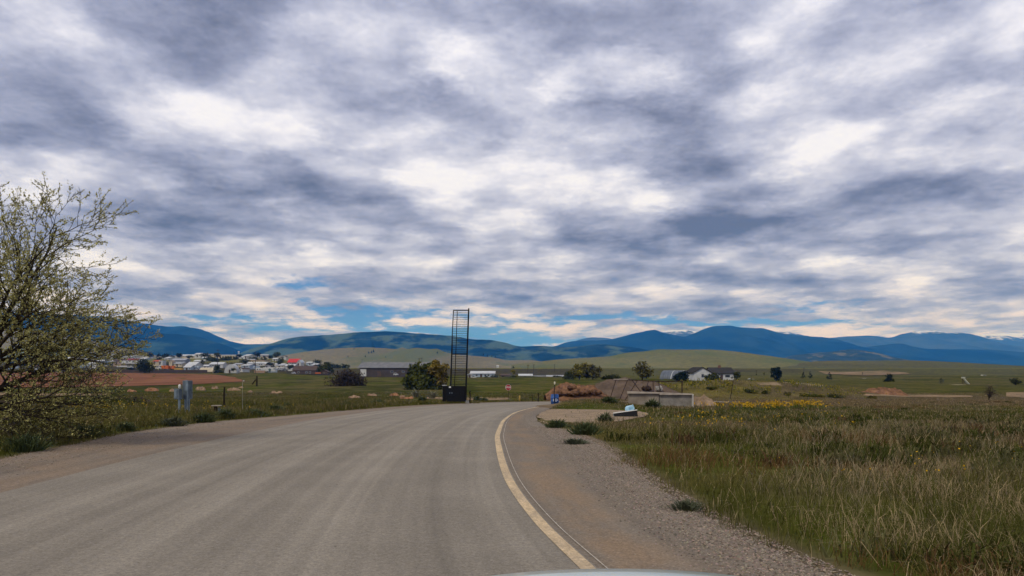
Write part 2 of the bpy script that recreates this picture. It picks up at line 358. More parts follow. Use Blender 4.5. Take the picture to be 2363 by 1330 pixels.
# ------------------------------------------------------------------ sheets laid on it
def strip(name, A, B, nx, mat_, dz, w0=0., w1=1., edge_noise=0.):
    A, B = np.asarray(A), np.asarray(B); n = len(A); s = np.linspace(w0, w1, nx)
    if edge_noise:
        k = np.arange(n) * .23; B = B + (B - A) / np.maximum(np.hypot(*(B - A).T), .01)[:, None] * ((fbm(k, k * 0, 5) - .5) * edge_noise + (fbm(k * 5, k * 0, 8) - .5) * edge_noise * .6)[:, None]
    Pp = A[:, None, :] * (1 - s)[None, :, None] + B[:, None, :] * s[None, :, None]
    z = H0(Pp[..., 0], Pp[..., 1]) + dz
    L = np.concatenate([[0], np.cumsum(np.hypot(*np.diff((A + B) / 2, axis=0).T))])
    wd = np.hypot(*(B - A).T).mean()
    uv = np.stack([np.broadcast_to(s * wd, (n, nx)), np.broadcast_to(L[:, None], (n, nx))], -1).reshape(-1, 2)
    ii = np.arange(n * nx).reshape(n, nx); q = np.stack([ii[:-1, :-1], ii[:-1, 1:], ii[1:, 1:], ii[1:, :-1]], -1).reshape(-1, 4)
    v_ = np.concatenate([Pp, z[..., None]], -1).reshape(-1, 3)
    p = v_[q[0]]; 
    if np.cross(p[1] - p[0], p[2] - p[0])[2] < 0: q = q[:, ::-1]
    return tag(mesh_obj(name, v_, q, mat_, None, True, None, uv), kind='structure')
def surf_mat(name, base, dark, light, along=.05, across=1.4, speck=1., dirtc=None, dirt_amt=0., brough=.92, band=None):
    m_ = bpy.data.materials.new(name); m_.use_nodes = True; N = NT(m_.node_tree); b = m_.node_tree.nodes['Principled BSDF']
    uv = N.node('ShaderNodeTexCoord').outputs['UV']; ob = N.node('ShaderNodeTexCoord').outputs['Object']
    ux, uy, _ = N.sep(uv)
    st = N.noise(N.xyz(N.m('MULTIPLY', ux, across), N.m('MULTIPLY', uy, along), 0.), 1., 4, .6)
    c = N.ramp(st, [(.28, dark), (.5, base), (.72, light)])
    st2 = N.noise(N.xyz(N.m('MULTIPLY', ux, across * 3.7), N.m('MULTIPLY', uy, along * 2.), 7.), 1., 3, .6)
    c = N.mix(.4, c, N.ramp(st2, [(.28, dark), (.5, base), (.72, light)]))
    c = N.mix(.22, c, N.ramp(N.noise(ob, .7, 5, .6), [(.3, dark), (.5, base), (.7, light)]))
    if dirtc is not None:
        dn = N.noise(N.xyz(N.m('MULTIPLY', ux, 1.3), N.m('MULTIPLY', uy, .55), 4.), 1., 6, .7)
        dm = N.m('MULTIPLY', N.sstep(dn, .38, .62), dirt_amt)
        if band: dm = N.m('MULTIPLY', dm, N.m('MULTIPLY', N.sstep(ux, band[1], band[0]), N.sstep(ux, 0., .25)))
        c = N.mix(dm, c, dirtc)
    g1 = N.noise(ob, 45., 4, .85); c = N.mix(1., c, N.ramp(g1, [(.25, 1 - .45 * speck), (.5, 1.), (.78, 1 + .5 * speck)]), 'MULTIPLY')
    c = N.mix(1., c, N.ramp(N.noise(ob, 17., 3, .8), [(.28, 1 - .22 * speck), (.5, 1.), (.72, 1 + .24 * speck)]), 'MULTIPLY')
    vo = N.node('ShaderNodeTexVoronoi'); N.put(vo.inputs['Vector'], ob); vo.inputs['Scale'].default_value = 9.
    sp = N.m('LESS_THAN', vo.outputs['Distance'], N.m('MULTIPLY', N.sstep(N.noise(ob, 1.7, 3), .45, .75), .14))
    c = N.mix(N.m('MULTIPLY', sp, .75), c, tuple(k * .28 for k in dark))
    N.put(b.inputs['Base Color'], c); b.inputs['Roughness'].default_value = brough; b.inputs['Specular IOR Level'].default_value = .05
    bp = N.node('ShaderNodeBump'); bp.inputs['Strength'].default_value = .5; bp.inputs['Distance'].default_value = .01
    N.put(bp.inputs['Height'], g1); N.l.new(bp.outputs[0], b.inputs['Normal'])
    return m_
road_m = surf_mat('dusty_asphalt', (.228,.198,.155), (.150,.131,.104), (.335,.293,.23), .016, 1.0, 1.)
shr_m = surf_mat('shoulder_asphalt', (.185,.152,.115), (.130,.108,.084), (.245,.20,.15), .05, 1.6, 1., (.25,.172,.105), .75, band=(.45, 1.05))
shl_m = surf_mat('shoulder_dirt', (.185,.150,.113), (.115,.096,.076), (.26,.21,.16), .04, 1.1, 1.2, (.25,.17,.105), .45)
strip('road', eL, eR, 17, road_m, 0.)
strip('shoulder', eR, eSR, 9, shr_m, -.004, 0., 1., .0)
strip('shoulder', eL, eSL, 11, shl_m, -.004, 0., 1.04, 0.)
wR = np.hypot(*(eL - eR).T)[:, None]; dR = (eL - eR) / wR
line_m = surf_mat('faded_edge_paint', (.58,.43,.25), (.36,.27,.17), (.68,.52,.32), 1.3, 9., 1., (.26,.215,.165), .5)
thin_m = surf_mat('thin_white_paint', (.44,.385,.31), (.27,.23,.18), (.54,.49,.42), 1.6, 4., 1.)
keep = slice(0, NR - 34)
strip('road_edge_line', (eR + dR * .02)[keep], (eR + dR * .145)[keep], 3, line_m, .005)
strip('road_seam_line', (eR - dR * .065)[6:150], (eR - dR * .076)[6:150], 2, thin_m, .004)
# gravel pull-out on the right
gx, gy = np.meshgrid(np.linspace(-1, 1, 41), np.linspace(-1, 1, 61))
def fan_sheet(name, ring, mat_, dz, rings=14, useH=H0):
    c0 = ring.mean(0); s = np.linspace(0, 1, rings)[:, None, None]; Pp = c0 + (ring - c0)[None] * s
    z = useH(Pp[..., 0], Pp[..., 1]) + dz; n = len(ring); ii = np.arange(rings * n).reshape(rings, n)
    q = np.stack([ii[:-1], np.roll(ii[:-1], -1, 1), np.roll(ii[1:], -1, 1), ii[1:]], -1).reshape(-1, 4)[:, ::-1]
    v_ = np.concatenate([Pp, z[..., None]], -1).reshape(-1, 3)
    p = v_[q[-1]]
    if np.cross(p[1] - p[0], p[2] - p[0])[2] < 0: q = q[:, ::-1]
    return tag(mesh_obj(name, v_, q, mat_, None, True, None, v_[:, :2]), kind='structure')
pad_m = surf_mat('tan_gravel', (.30,.215,.13), (.20,.145,.095), (.38,.29,.19), .5, .35, 1.3, (.16,.12,.08), .6)
kk = np.arange(len(PADp)); rag = 1 + (fbm(kk * .6, kk * 0, 77) - .5)[:, None] * .14
fan_sheet('gravel_pad', (PADp - PADp.mean(0)) * rag + PADp.mean(0), pad_m, -.006)
# far fields, tracks: sheets between a far and a near row of photo points
def field(name, far, near, mat_, dz=.07, n=60, rows=14):
    def line(pts):
        pts = np.array(pts, float); s = np.linspace(0, len(pts) - 1, n)
        px = np.interp(s, range(len(pts)), pts[:, 0]); py = np.interp(s, range(len(pts)), pts[:, 1]); return np.array([G(a, b)[:2] for a, b in zip(px, py)])
    A, B = line(far), line(near); s = np.linspace(0, 1, rows); Pp = A[:, None] * (1 - s)[None, :, None] + B[:, None] * s[None, :, None]
    z = H(Pp[..., 0], Pp[..., 1]) + dz; ii = np.arange(n * rows).reshape(n, rows); q = np.stack([ii[:-1, :-1], ii[:-1, 1:], ii[1:, 1:], ii[1:, :-1]], -1).reshape(-1, 4)
    v_ = np.concatenate([Pp, z[..., None]], -1).reshape(-1, 3); p = v_[q[n]]
    if np.cross(p[1] - p[0], p[2] - p[0])[2] < 0: q = q[:, ::-1]
    return tag(mesh_obj(name, v_, q, mat_, None, True, None, v_[:, :2]), kind='structure')
red_m = mat('ploughed_red_soil', (.20,.092,.052), .95, .22, .05, c2=(.13,.062,.037), bump=.4, bscale=1.2)
tan_m = mat('pale_dirt', (.27,.185,.115), .95, .2, .4, c2=(.13,.10,.055), bump=.3, bscale=3.)
field('ploughed_field', [(-260,858),(100,860),(313,861.5),(480,864.5),(520,868)], [(-260,896),(120,895),(300,892),(450,888),(572,881)], red_m, .12)
field('dirt_track', [(-150,906),(0,906.5),(120,907.5),(255,910)], [(-150,912.5),(0,913),(120,914),(255,913.5)], tan_m, .05, 40, 5)
field('dirt_track', [(985,917.5),(1060,918),(1110,918),(1175,918.5)], [(985,922),(1060,923),(1110,925.5),(1175,923)], tan_m, .05, 30, 5)
field('dirt_track', [(2000,910),(2090,912),(2180,912.5),(2240,914)], [(1990,914),(2090,917),(2180,918),(2245,917)], tan_m, .06, 30, 5)
field('dirt_track', [(2322,907),(2363,906),(2500,904)], [(2322,916),(2363,919),(2500,919)], tan_m, .06, 20, 5)
field('dirt_clearing', [(1888,858),(1960,859.5),(2040,856.5),(2090,861)], [(1905,864),(1990,868),(2030,867),(2105,864)], mat('mixed_dirt', (.23,.155,.10), .95, .3, .06, c2=(.085,.08,.03)), .3, 30, 6)
field('bare_bank', [(1745,884.5),(1790,882),(1840,884),(1900,889)], [(1755,890),(1800,891),(1850,894),(1895,896)], mat('eroded_soil', (.24,.175,.11), .95, .3, .45, c2=(.085,.07,.028)), .04, 40, 8)
# ------------------------------------------------------------------ hills and mountains
def ridge(name, pts, depth, front, back, mat_, rough=.03, seed=1, step=9, base=-1., rows=44, wob=.5, gully=.25, sharp=1.25, skip_tag=False):
    pts = np.array(pts, float); px = np.arange(pts[0, 0], pts[-1, 0] + .1, step)
    py = smooth_interp(px, pts[:, 0], pts[:, 1]); hgt = EYE + (HY - py) / F * depth
    s = np.concatenate([np.linspace(-1, 0, rows), np.linspace(0, 1, 14)[1:]])
    X = ((px - CX) / F * depth)[:, None] * np.ones_like(s); Yd = np.where(s < 0, s * front, s * back)
    PXn = px[:, None] / 110. * (depth / 4000.) ** .3
    gul = fbm(PXn * 1.0 + s * .9 + seed, s[None] * 1.3 + PXn * .2, seed, 4)
    Yy = depth + Yd + (fbm(PXn * .35, PXn * 0, seed + 3) - .5) * wob * front * (1 - np.abs(s)) ** .5 * 0
    prof = np.where(s < 0, (1 + s) ** sharp, (1 - s) ** 1.3)
    prof = prof * prof * (3 - 2 * prof) * .45 + prof * .55
    top = (hgt - base)[:, None]
    z = base + top * prof * (1 - gully * (gul - .42) * 3.6 * np.minimum(1, np.abs(s) * 3.2) * np.minimum(1, prof * 3))
    z = z + (fbm(X / (depth * .010), Yy / (depth * .010), seed + 9, 3) - .5) * top * rough * np.minimum(1, prof * 4)
    n, m_ = z.shape; ii = np.arange(n * m_).reshape(n, m_); q = np.stack([ii[:-1, :-1], ii[1:, :-1], ii[1:, 1:], ii[:-1, 1:]], -1).reshape(-1, 4)
    o = mesh_obj(name, np.stack([X, Yy, z], -1).reshape(-1, 3), q, mat_, None, True)
    return tag(o, kind='structure')
def hill_mat(name, a, b, c, scale, patch=None, pscale=.01, plo=.5, phi=.6, snow=None, tint=None):
    m_ = bpy.data.materials.new(name); m_.use_nodes = True; N = NT(m_.node_tree); bs = m_.node_tree.nodes['Principled BSDF']
    ob = N.node('ShaderNodeTexCoord').outputs['Object']; ox, oy, oz = N.sep(ob)
    st = N.xyz(ox, N.m('MULTIPLY', oy, .35), N.m('MULTIPLY', oz, 2.5))
    c_ = N.ramp(N.noise(st, scale, 7, .62), [(.3, a), (.5, b), (.7, c)])
    c_ = N.mix(1., c_, N.ramp(N.noise(ob, scale * 14, 3, .7), [(.3, .72), (.7, 1.25)]), 'MULTIPLY')
    if patch: c_ = N.mix(N.sstep(N.m('ADD', N.noise(st, pscale, 6, .65), N.m('MULTIPLY', N.noise(ob, pscale * 25, 2, .7), .12)), plo, phi), c_, patch)
    if snow:
        zz = N.m('ADD', oz, N.m('MULTIPLY', N.m('SUBTRACT', N.noise(st, .012, 7, .72), .5), snow[1]))
        c_ = N.mix(N.m('MULTIPLY', N.sstep(zz, snow[0], snow[0] + snow[2]), .95), c_, (.75, .78, .82))
    N.put(bs.inputs['Base Color'], c_); bs.inputs['Roughness'].default_value = .95; bs.inputs['Specular IOR Level'].default_value = 0.
    return m_
FOR = ((.002,.006,.006), (.005,.015,.013), (.017,.036,.024))
forest = hill_mat('conifer_forest', *FOR, .006, (.035,.065,.035), .0035, .60, .72)
forest2 = hill_mat('conifer_forest_meadows', *FOR, .008, (.065,.095,.045), .0055, .53, .64)
forest_far = hill_mat('far_forest', *FOR, .004, (.015,.03,.022), .002, .5, .65)
snowy = hill_mat('snow_dusted_ridge', (.03,.045,.05), (.045,.06,.06), (.07,.085,.08), .005, snow=(405, 300, 50))
snowy2 = hill_mat('snow_streaked_summit', (.02,.032,.03), (.032,.05,.044), (.055,.075,.06), .005, (.05,.07,.06), .003, .5, .65, snow=(392, 190, 45))
grass1 = hill_mat('tan_grass_hill', (.14,.120,.055), (.18,.15,.072), (.21,.18,.092), .008, (.115,.12,.042), .004, .55, .7)
grass2 = hill_mat('olive_grass_hill', (.115,.112,.034), (.152,.138,.048), (.195,.168,.07), .008, (.095,.11,.032), .004, .5, .65)
grass3 = hill_mat('near_olive_rise', (.08,.074,.022), (.105,.093,.030), (.135,.117,.046), .012, (.07,.078,.02), .006, .5, .65)
scrub = hill_mat('wooded_hill', (.016,.03,.025), (.025,.042,.03), (.04,.055,.036), .02, (.12,.115,.06), .014, .565, .64)
ridge('mountain', [(2080,800),(2185,784),(2245,775),(2280,771),(2330,769),(2390,768),(2470,772),(2600,790)], 10000, 2200, 900, snowy, seed=5)
ridge('mountain', [(1270,812),(1310,795),(1340,783),(1365,779),(1405,781),(1440,789),(1480,778),(1525,766),(1550,762),(1580,761.5),(1605,764),(1650,775),(1720,768),(1785,763.5),(1805,766),(1845,775),(1880,784),(1960,800)], 8600, 1500, 900, snowy, seed=6)
ridge('mountain', [(1880,800),(1905,784),(1920,780),(1960,776.5),(2000,775),(2055,779),(2080,771),(2115,765.5),(2140,763.5),(2170,765),(2185,769),(2215,767),(2245,777),(2280,789),(2330,800),(2400,812),(2500,815)], 8200, 2200, 900, snowy2, seed=7)
ridge('mountain', [(1150,830),(1230,808),(1280,799),(1320,787.5),(1360,786),(1400,784),(1440,776),(1480,766),(1500,762.5),(1512,761.5),(1530,769),(1560,774),(1578,777),(1600,770),(1640,754.5),(1672,751.5),(1710,756),(1760,758.5),(1795,767),(1845,775),(1900,779),(1930,782.5),(1945,791),(1970,803),(2010,818),(2060,832),(2120,845)], 6500, 1700, 900, forest_far, seed=8)
ridge('mountain', [(1900,832),(1975,806),(2030,797.5),(2080,793),(2110,801),(2150,806),(2205,806),(2280,807),(2330,811),(2365,815),(2420,820),(2520,826),(2650,835)], 6200, 1500, 800, forest_far, seed=9)
ridge('mountain', [(-120,760),(60,735),(180,727),(252,732),(325,746),(371,751.5),(395,755),(417,753),(440,756),(462,760.5),(505,777),(535,789),(571,794.5),(623,794),(700,800),(780,812),(860,830)], 6000, 1600, 800, forest, seed=10)
ridge('mountain', [(-420,770),(-250,745),(-100,728),(80,722),(200,730),(290,743),(346,757),(383,772),(403,771),(433,775),(459,778),(489,788),(510,794),(541,805),(575,824),(640,846)], 4300, 1200, 700, forest, seed=12)
ridge('mountain', [(500,836),(560,815),(587,803.5),(625,794),(670,781),(700,776.5),(760,773),(830,767),(890,765),(940,768),(1000,772),(1040,775.5),(1090,783),(1133,785.5),(1164,791),(1205,800),(1248,798.5),(1300,802),(1340,799),(1385,795),(1440,800),(1520,812),(1600,830)], 4000, 1100, 700, forest2, seed=13)
ridge('mountain', [(1730,846),(1790,832),(1830,820),(1880,815.5),(1930,811),(1970,806),(2000,811),(2055,829),(2120,838),(2200,848)], 3400, 700, 500, scrub, seed=14)
ridge('hill', [(-500,760),(-200,755),(60,762),(200,783),(246,795),(291,803),(337,816),(400,829),(470,842),(540,852)], 1900, 700, 500, grass1, .03, 15, step=14, gully=.12)
ridge('hill', [(560,840),(614,827),(663,820),(724,810),(785,804),(840,802),(879,803.5),(917,806),(926,801.5),(941,806),(963,803),(993,806),(1008,805),(1027,813),(1060,819),(1110,823),(1147,827),(1171,832),(1217,831),(1260,836),(1330,846)], 2100, 800, 500, grass1, .02, 16, step=8, gully=.15)
ridge('hill', [(1180,842),(1247,834.5),(1293,829.5),(1354,826),(1400,823),(1449,814),(1487,811),(1523,806.5),(1555,807),(1631,807),(1685,812),(1741,820.5),(1771,829),(1811,840),(1860,848)], 1500, 640, 420, grass2, .014, 17, step=9, gully=.13)
ridge('hill', [(1640,852),(1700,847.5),(1809,841),(1863,836),(1924,832.5),(2003,833),(2050,832),(2094,832),(2170,838),(2216,844),(2254,850),(2320,853)], 1150, 520, 400, grass3, .012, 18, step=10, gully=.10)
# ------------------------------------------------------------------ grass and weeds (uncountable cover)
rng = np.random.default_rng(7)
grass_m = bpy.data.materials.new('grass_blades'); grass_m.use_nodes = True
N = NT(grass_m.node_tree); b_ = grass_m.node_tree.nodes['Principled BSDF']
ga = N.node('ShaderNodeVertexColor', layer_name='Col').outputs[0]
N.put(b_.inputs['Base Color'], ga); b_.inputs['Roughness'].default_value = .75; b_.inputs['Specular IOR Level'].default_value = .03
def blades(name, x, y, z, h, w, lean, c, az=None, tipw=.0, curve=.55):
    lean = lean * 1.25; n = len(x); az = rng.uniform(0, 2*np.pi, n) if az is None else az; la = rng.uniform(0, 2*np.pi, n)
    px_, py_ = np.cos(az) * w * .5, np.sin(az) * w * .5; lx, ly = np.cos(la) * lean * h, np.sin(la) * lean * h
    V = np.empty((n, 5, 3), np.float32)
    V[:, 0] = np.stack([x - px_, y - py_, z - .03], 1); V[:, 1] = np.stack([x + px_, y + py_, z - .03], 1)
    mx, my, mz = x + lx * .32, y + ly * .32, z + h * curve
    V[:, 2] = np.stack([mx - px_ * .8, my - py_ * .8, mz], 1); V[:, 3] = np.stack([mx + px_ * .8, my + py_ * .8, mz], 1)
    V[:, 4] = np.stack([x + lx, y + ly, z + h * np.maximum(.45, 1 - .5 * lean**2)], 1)
    i = np.arange(n)[:, None] * 5
    Fc = np.concatenate([i + [0, 1, 3], i + [0, 3, 2], i + [2, 3, 4]], 1).reshape(-1, 3)
    C = np.repeat(c[:, None, :], 5, 1) 
    return V.reshape(-1, 3), Fc, C.reshape(-1, 3)
def sample_field(n, y0, y1, tmin, tmax, fall=1.25):
    # depth with density ~ y^-fall per square metre, width ~ y
    k = 2 - fall; uu = rng.uniform(size=n); y = (y0**k + uu * (y1**k - y0**k)) ** (1 / k)
    x = rng.uniform(tmin, tmax, n) * y + rng.normal(0, .3, n); return x, y
def keep_off(x, y):
    e = (fbm(x * 1.1, y * 1.1, 91) - .5) * 1.9
    c = corridor(x, y) + e
    pad = in_poly(x, y, PADp) & (rng.uniform(size=len(x)) > .04)
    tr = (np.abs(y - 98) < 4) & (x > -13) & (x < 1)
    trl = (x / y < -.52) & (np.abs(y - 112) < 7)
    return (c < -.05) & ~pad & ~tr & ~trl
def cols(x, y, kind):
    n = len(x); r = rng.uniform(.7, 1.3, (n, 1)); t = x / y
    a = fbm(x / 2.6, y / 2.6, 61); b2 = fbm(x / 6, y / 6, 62); d2 = fbm(x / 3.7, y / 4.2, 63)
    green = mixc(np.broadcast_to(np.array((.062,.064,.012)), (n, 3)), np.array((.118,.102,.028)), sst(a, .35, .65))
    right = t > .05
    brown = np.array((.155, .112, .058)); rust = np.array((.125, .064, .025)); sage = np.array((.11, .102, .048)); straw = np.array((.30, .225, .12))
    edge = np.exp(np.minimum(corridor(x, y), 0) / 1.6)
    c = green
    pb = sst(b2, .43, .58) * (.85 * right + .3 * ~right) * (1 - .6 * edge)
    c = np.where((rng.uniform(size=n) < pb)[:, None], brown, c)
    c = np.where((rng.uniform(size=n) < sst(d2, .55, .72) * .75 * right)[:, None], rust, c)
    c = np.where((rng.uniform(size=n) < sst(1 - d2, .55, .75) * .6 * right * (t > .3))[:, None], sage, c)
    belt = sst(y + (fbm(x / 22, y / 30, 33) - .5) * 26, 50, 60) * right
    c = np.where((rng.uniform(size=n) < belt * .85)[:, None], brown * .95, c)
    midg = right * sst(y + 6 * (d2 - .5), 25, 29) * (1 - sst(y + 10 * (b2 - .5), 42, 50))
    c = np.where((rng.uniform(size=n) < midg * .8)[:, None], np.array((.062, .066, .013)), c)
    strawz = right * sst(t, .28, .42) * sst(y, 14, 18) * (1 - sst(y, 24, 28))
    c = np.where((rng.uniform(size=n) < strawz * .25)[:, None], straw * .8, c)
    nest = right * sst(t, .30, .45) * sst(fbm(x / 1.7, y / 1.7, 141), .5, .66) * (1 - sst(y, 16, 24))
    c = np.where((rng.uniform(size=n) < nest * .4)[:, None], straw, c)
    c = np.where((rng.uniform(size=n) < (.08 * right + .03) * (1 - edge * .5))[:, None], straw, c)
    return c * r
gx, gy = sample_field(720000, 4.6, 128, -.96, 1.02)
k = keep_off(gx, gy); gx, gy = gx[k], gy[k]
dens = fbm(gx / 1.3, gy / 1.3, 71); k = rng.uniform(size=len(gx)) < .35 + 1.2 * sst(dens, .3, .7); gx, gy = gx[k], gy[k]
edge = np.exp(np.minimum(corridor(gx, gy), 0) / .9)
hh = (.10 + .24 * sst(fbm(gx / 2.2, gy / 2.2, 72), .3, .7) + .04 * (gx > 0) + .16 * (gx > 0) * (1 - sst(gy, 7, 15))) * (1 - .6 * edge) * rng.uniform(.5, 1.35, len(gx))
hh += .25 * (gx < -4) * (gy < 75) * rng.uniform(.3, 1.2, len(gx)) * sst(-corridor(gx, gy), .1, .6)
hh *= np.where(gx / gy > .05, 1 - .45 * sst(gy, 14, 28), 1) * (1 - .35 * sst(gy, 60, 90))
hh *= np.where((np.abs(gx - 5.2) < 1.6) & (gy > 25) & (gy < 34), .3, 1)
ww = .0050 * (np.maximum(gy, 7) / 7) ** .82 * rng.uniform(.6, 1.4, len(gx))
V1, F1, C1 = blades('g', gx, gy, H(gx, gy), hh, ww, rng.uniform(.15, 1.25, len(gx)), cols(gx, gy, 0))
go = mesh_obj('grass', V1, F1, grass_m, None, False, C1)
tag(go, 'rough green and brown grass covering the verges and meadow', 'grass', kind='stuff')
# tall dry seed stalks standing above the grass on the right
sx, sy = sample_field(9000, 5, 60, .06, .84, 1.45)
k = keep_off(sx, sy) & (corridor(sx, sy) < -1.0) & (fbm(sx / 1.7, sy / 1.7, 81) > .50); sx, sy = sx[k], sy[k]
sh = rng.uniform(.28, .68, len(sx)) * (1 - .5 * sst(sy, 14, 30)); sc_ = np.array((.21, .17, .10)) * rng.uniform(.6, 1.2, (len(sx), 1))
V2, F2, C2 = blades('s', sx, sy, H(sx, sy), sh, .0042 * (np.maximum(sy, 6) / 6) ** .8, rng.uniform(.3, 1.2, len(sx)), sc_)
s2x = np.repeat(sx, 4) + rng.normal(0, .03, len(sx) * 4)
tag(mesh_obj('dry_stalks', V2, F2, grass_m, None, False, C2), 'tall dry straw coloured stalks in the right hand meadow', 'dry grass', kind='stuff')
# broad dark weed leaves growing in clumps through the grass
cxs, cys = sample_field(1500, 5, 75, -.84, .84, 1.5); k = keep_off(cxs, cys) & (fbm(cxs / 3, cys / 3, 131) > .48); k &= (corridor(cxs, cys) < -.45) & (pad_d(cxs, cys) < -.12); cxs, cys = cxs[k], cys[k]
rep = 46; wxs = np.repeat(cxs, rep) + rng.normal(0, .16, len(cxs) * rep); wys = np.repeat(cys, rep) + rng.normal(0, .16, len(cxs) * rep)
wh_ = np.repeat(rng.uniform(.12, .42, len(cxs)) * (1 - .5 * sst(cys, 20, 40)), rep) * rng.uniform(.4, 1.1, len(wxs))
wc_ = np.where(rng.uniform(size=(len(cxs), 1)) < .4, np.array((.095, .09, .036)), np.array((.040, .046, .009))) * rng.uniform(.7, 1.3, (len(cxs), 1))
wc_ = np.where(rng.uniform(size=(len(cxs), 1)) < .07, np.array((.085, .05, .022)), wc_)
V4, F4, C4 = blades('w', wxs, wys, H(wxs, wys), wh_, .016 * (np.maximum(wys, 8) / 8) ** .7 * rng.uniform(.6, 1.5, len(wxs)), rng.uniform(.2, 1.0, len(wxs)), np.repeat(wc_, rep, 0) * rng.uniform(.75, 1.25, (len(wxs), 1)), curve=.6)
tag(mesh_obj('broadleaf_weeds', V4, F4, grass_m, None, False, C4), 'dark broad leaved weeds growing in clumps through the grass', 'weeds', kind='stuff')
# yellow flowers
def flowers(n, cx, cy, rx, ry, hgt, name, label, size=.035, c=(.62, .40, .015)):
    x = rng.normal(cx, rx, n); y = rng.normal(cy, ry, n); q = (corridor(x, y) < -.3) & (fbm(x / 1.2, y / 1.2, 95) > .49); x, y = x[q], y[q]; z = H(x, y)
    n = len(x); hs = hgt * rng.uniform(.6, 1.2, n)
    Va, Fa, Ca = blades('f', x, y, z, hs, .006 * np.maximum(1, y / 8), rng.uniform(.02, .2, n), np.array((.07, .09, .02)) * rng.uniform(.7, 1.3, (n, 1)))
    vs, fs, cs = [Va], [Fa], [Ca]; off = len(Va)
    for k in range(3):
        s = size * rng.uniform(.6, 1.4, n) * np.maximum(1, (y / 12) ** .6); tip = Va.reshape(-1, 5, 3)[:, 4] + rng.normal(0, .04, (n, 3)) * [1, 1, .8]
        a = rng.normal(size=(n, 3)); a /= np.linalg.norm(a, axis=1)[:, None]; b2 = np.cross(a, rng.normal(size=(n, 3))); b2 /= np.linalg.norm(b2, axis=1)[:, None]
        q4 = np.stack([tip - a * s[:, None], tip - b2 * s[:, None], tip + a * s[:, None], tip + b2 * s[:, None]], 1).reshape(-1, 3)
        i = np.arange(n)[:, None] * 4 + off; fs.append(np.concatenate([i + [0, 1, 2], i + [0, 2, 3]], 1).reshape(-1, 3)); vs.append(q4)
        cs.append(np.repeat(np.array(c) * rng.uniform(.7, 1.15, (n, 1)), 4, 0)); off += len(q4)
    return np.concatenate(vs), np.concatenate(fs), np.concatenate(cs)
def flower_patch(name, label, specs, **kw):
    vs, fs, cs, off = [], [], [], 0
    for s_ in specs:
        a, b2, c = flowers(*s_, name, label, **kw); vs.append(a); fs.append(b2 + off); cs.append(c); off += len(a)
    tag(mesh_obj(name, np.concatenate(vs), np.concatenate(fs), grass_m, None, False, np.concatenate(cs)), label, 'wildflowers', kind='stuff')
flower_patch('yellow_wildflowers', 'bright band of yellow wildflowers across the green meadow', [(460, 16.4, 48, 1.8, 1.5, .40), (330, 18.6, 49.5, .8, 1.1, .46), (120, 14.2, 46, 1.2, 1.5, .36)], size=.017, c=(.47, .28, .015))
flower_patch('yellow_wildflowers', 'scattered yellow wildflowers in the verge past the black box', [(60, 5.6, 22, .9, 2.2, .32), (60, 8, 27, 1.4, 2.5, .32), (22, 7.5, 15, 2.5, 3, .35), (12, 4.2, 9.5, 1.2, 1, .42), (9, 7.3, 10.5, .8, .6, .45)], size=.013, c=(.5, .3, .012))
flower_patch('yellow_wildflowers', 'loose yellow wildflowers around the grey utility pedestals', [(160, -17.8, 38, 1.6, 2.2, .55), (90, -19.4, 35.5, 2.0, 2, .5), (50, -14.5, 40, 1.6, 2, .40)], size=.013, c=(.45, .29, .015))
flower_patch('yellow_wildflowers', 'yellow flowering strip along the bank in front of the white house', [(420, 33, 101, 6, 1.6, .4), (300, 42, 107, 4, 2, .4), (260, 24, 100, 4, 1.5, .35)], size=.02, c=(.22, .185, .018))
# gravel along the shoulders
def stones(n, xy, smin, smax, name, label):
    x, y = xy; n = len(x); s = rng.uniform(smin, smax, n) * rng.uniform(.5, 1, n); z = H0(x, y) - .004
    base = np.array([(1,0,.1),(0,1,.1),(-1,0,.1),(0,-1,.1),(0,0,.9),(0,0,-.6)], float); Vv = base[None] * s[:, None, None] * rng.uniform(.6, 1.3, (n, 6, 1)) * [1, 1, .7]
    a = rng.uniform(0, 6.3, n); ca, sa = np.cos(a)[:, None], np.sin(a)[:, None]
    Vv = np.stack([Vv[..., 0] * ca - Vv[..., 1] * sa + x[:, None], Vv[..., 0] * sa + Vv[..., 1] * ca + y[:, None], Vv[..., 2] + z[:, None]], -1)
    fb = np.array([(0,1,4),(1,2,4),(2,3,4),(3,0,4)]); Fv = (np.arange(n)[:, None, None] * 6 + fb).reshape(-1, 3)
    cc = np.array((.21, .165, .125)) * rng.uniform(.35, 1.6, (n, 1)) * rng.uniform(.9, 1.1, (n, 3))
    tag(mesh_obj(name, Vv.reshape(-1, 3), Fv, grass_m, None, False, np.repeat(cc, 6, 0)), label, 'gravel', kind='stuff')
def shoulder_pts(n, inner, outer, y0, y1, w0, w1, power):
    y = y0 + (y1 - y0) * rng.uniform(size=n) ** power; f_ = w0 + (w1 - w0) * rng.beta(2.2, 1.3, n)
    xi = np.interp(y, inner[:, 1], inner[:, 0]); xo = np.interp(y, outer[:, 1], outer[:, 0]); return xi + (xo - xi) * f_, y
stones(0, shoulder_pts(34000, eR, eSR, 4.5, 24, .42, 1.12, 1.6), .004, .020, 'loose_gravel', 'loose grey gravel along the right road shoulder')
stones(0, shoulder_pts(4500, eL, eSL, 8, 30, .25, 1.08, 1.3), .008, .022, 'loose_gravel', 'loose brown gravel along the left road shoulder')
dbx, dby = shoulder_pts(220, eR, eSR, 4.5, 16, -2.5, .8, 1.2)
stones(0, (dbx, dby), .006, .016, 'road_grit', 'dark crumbs of grit scattered over the road')
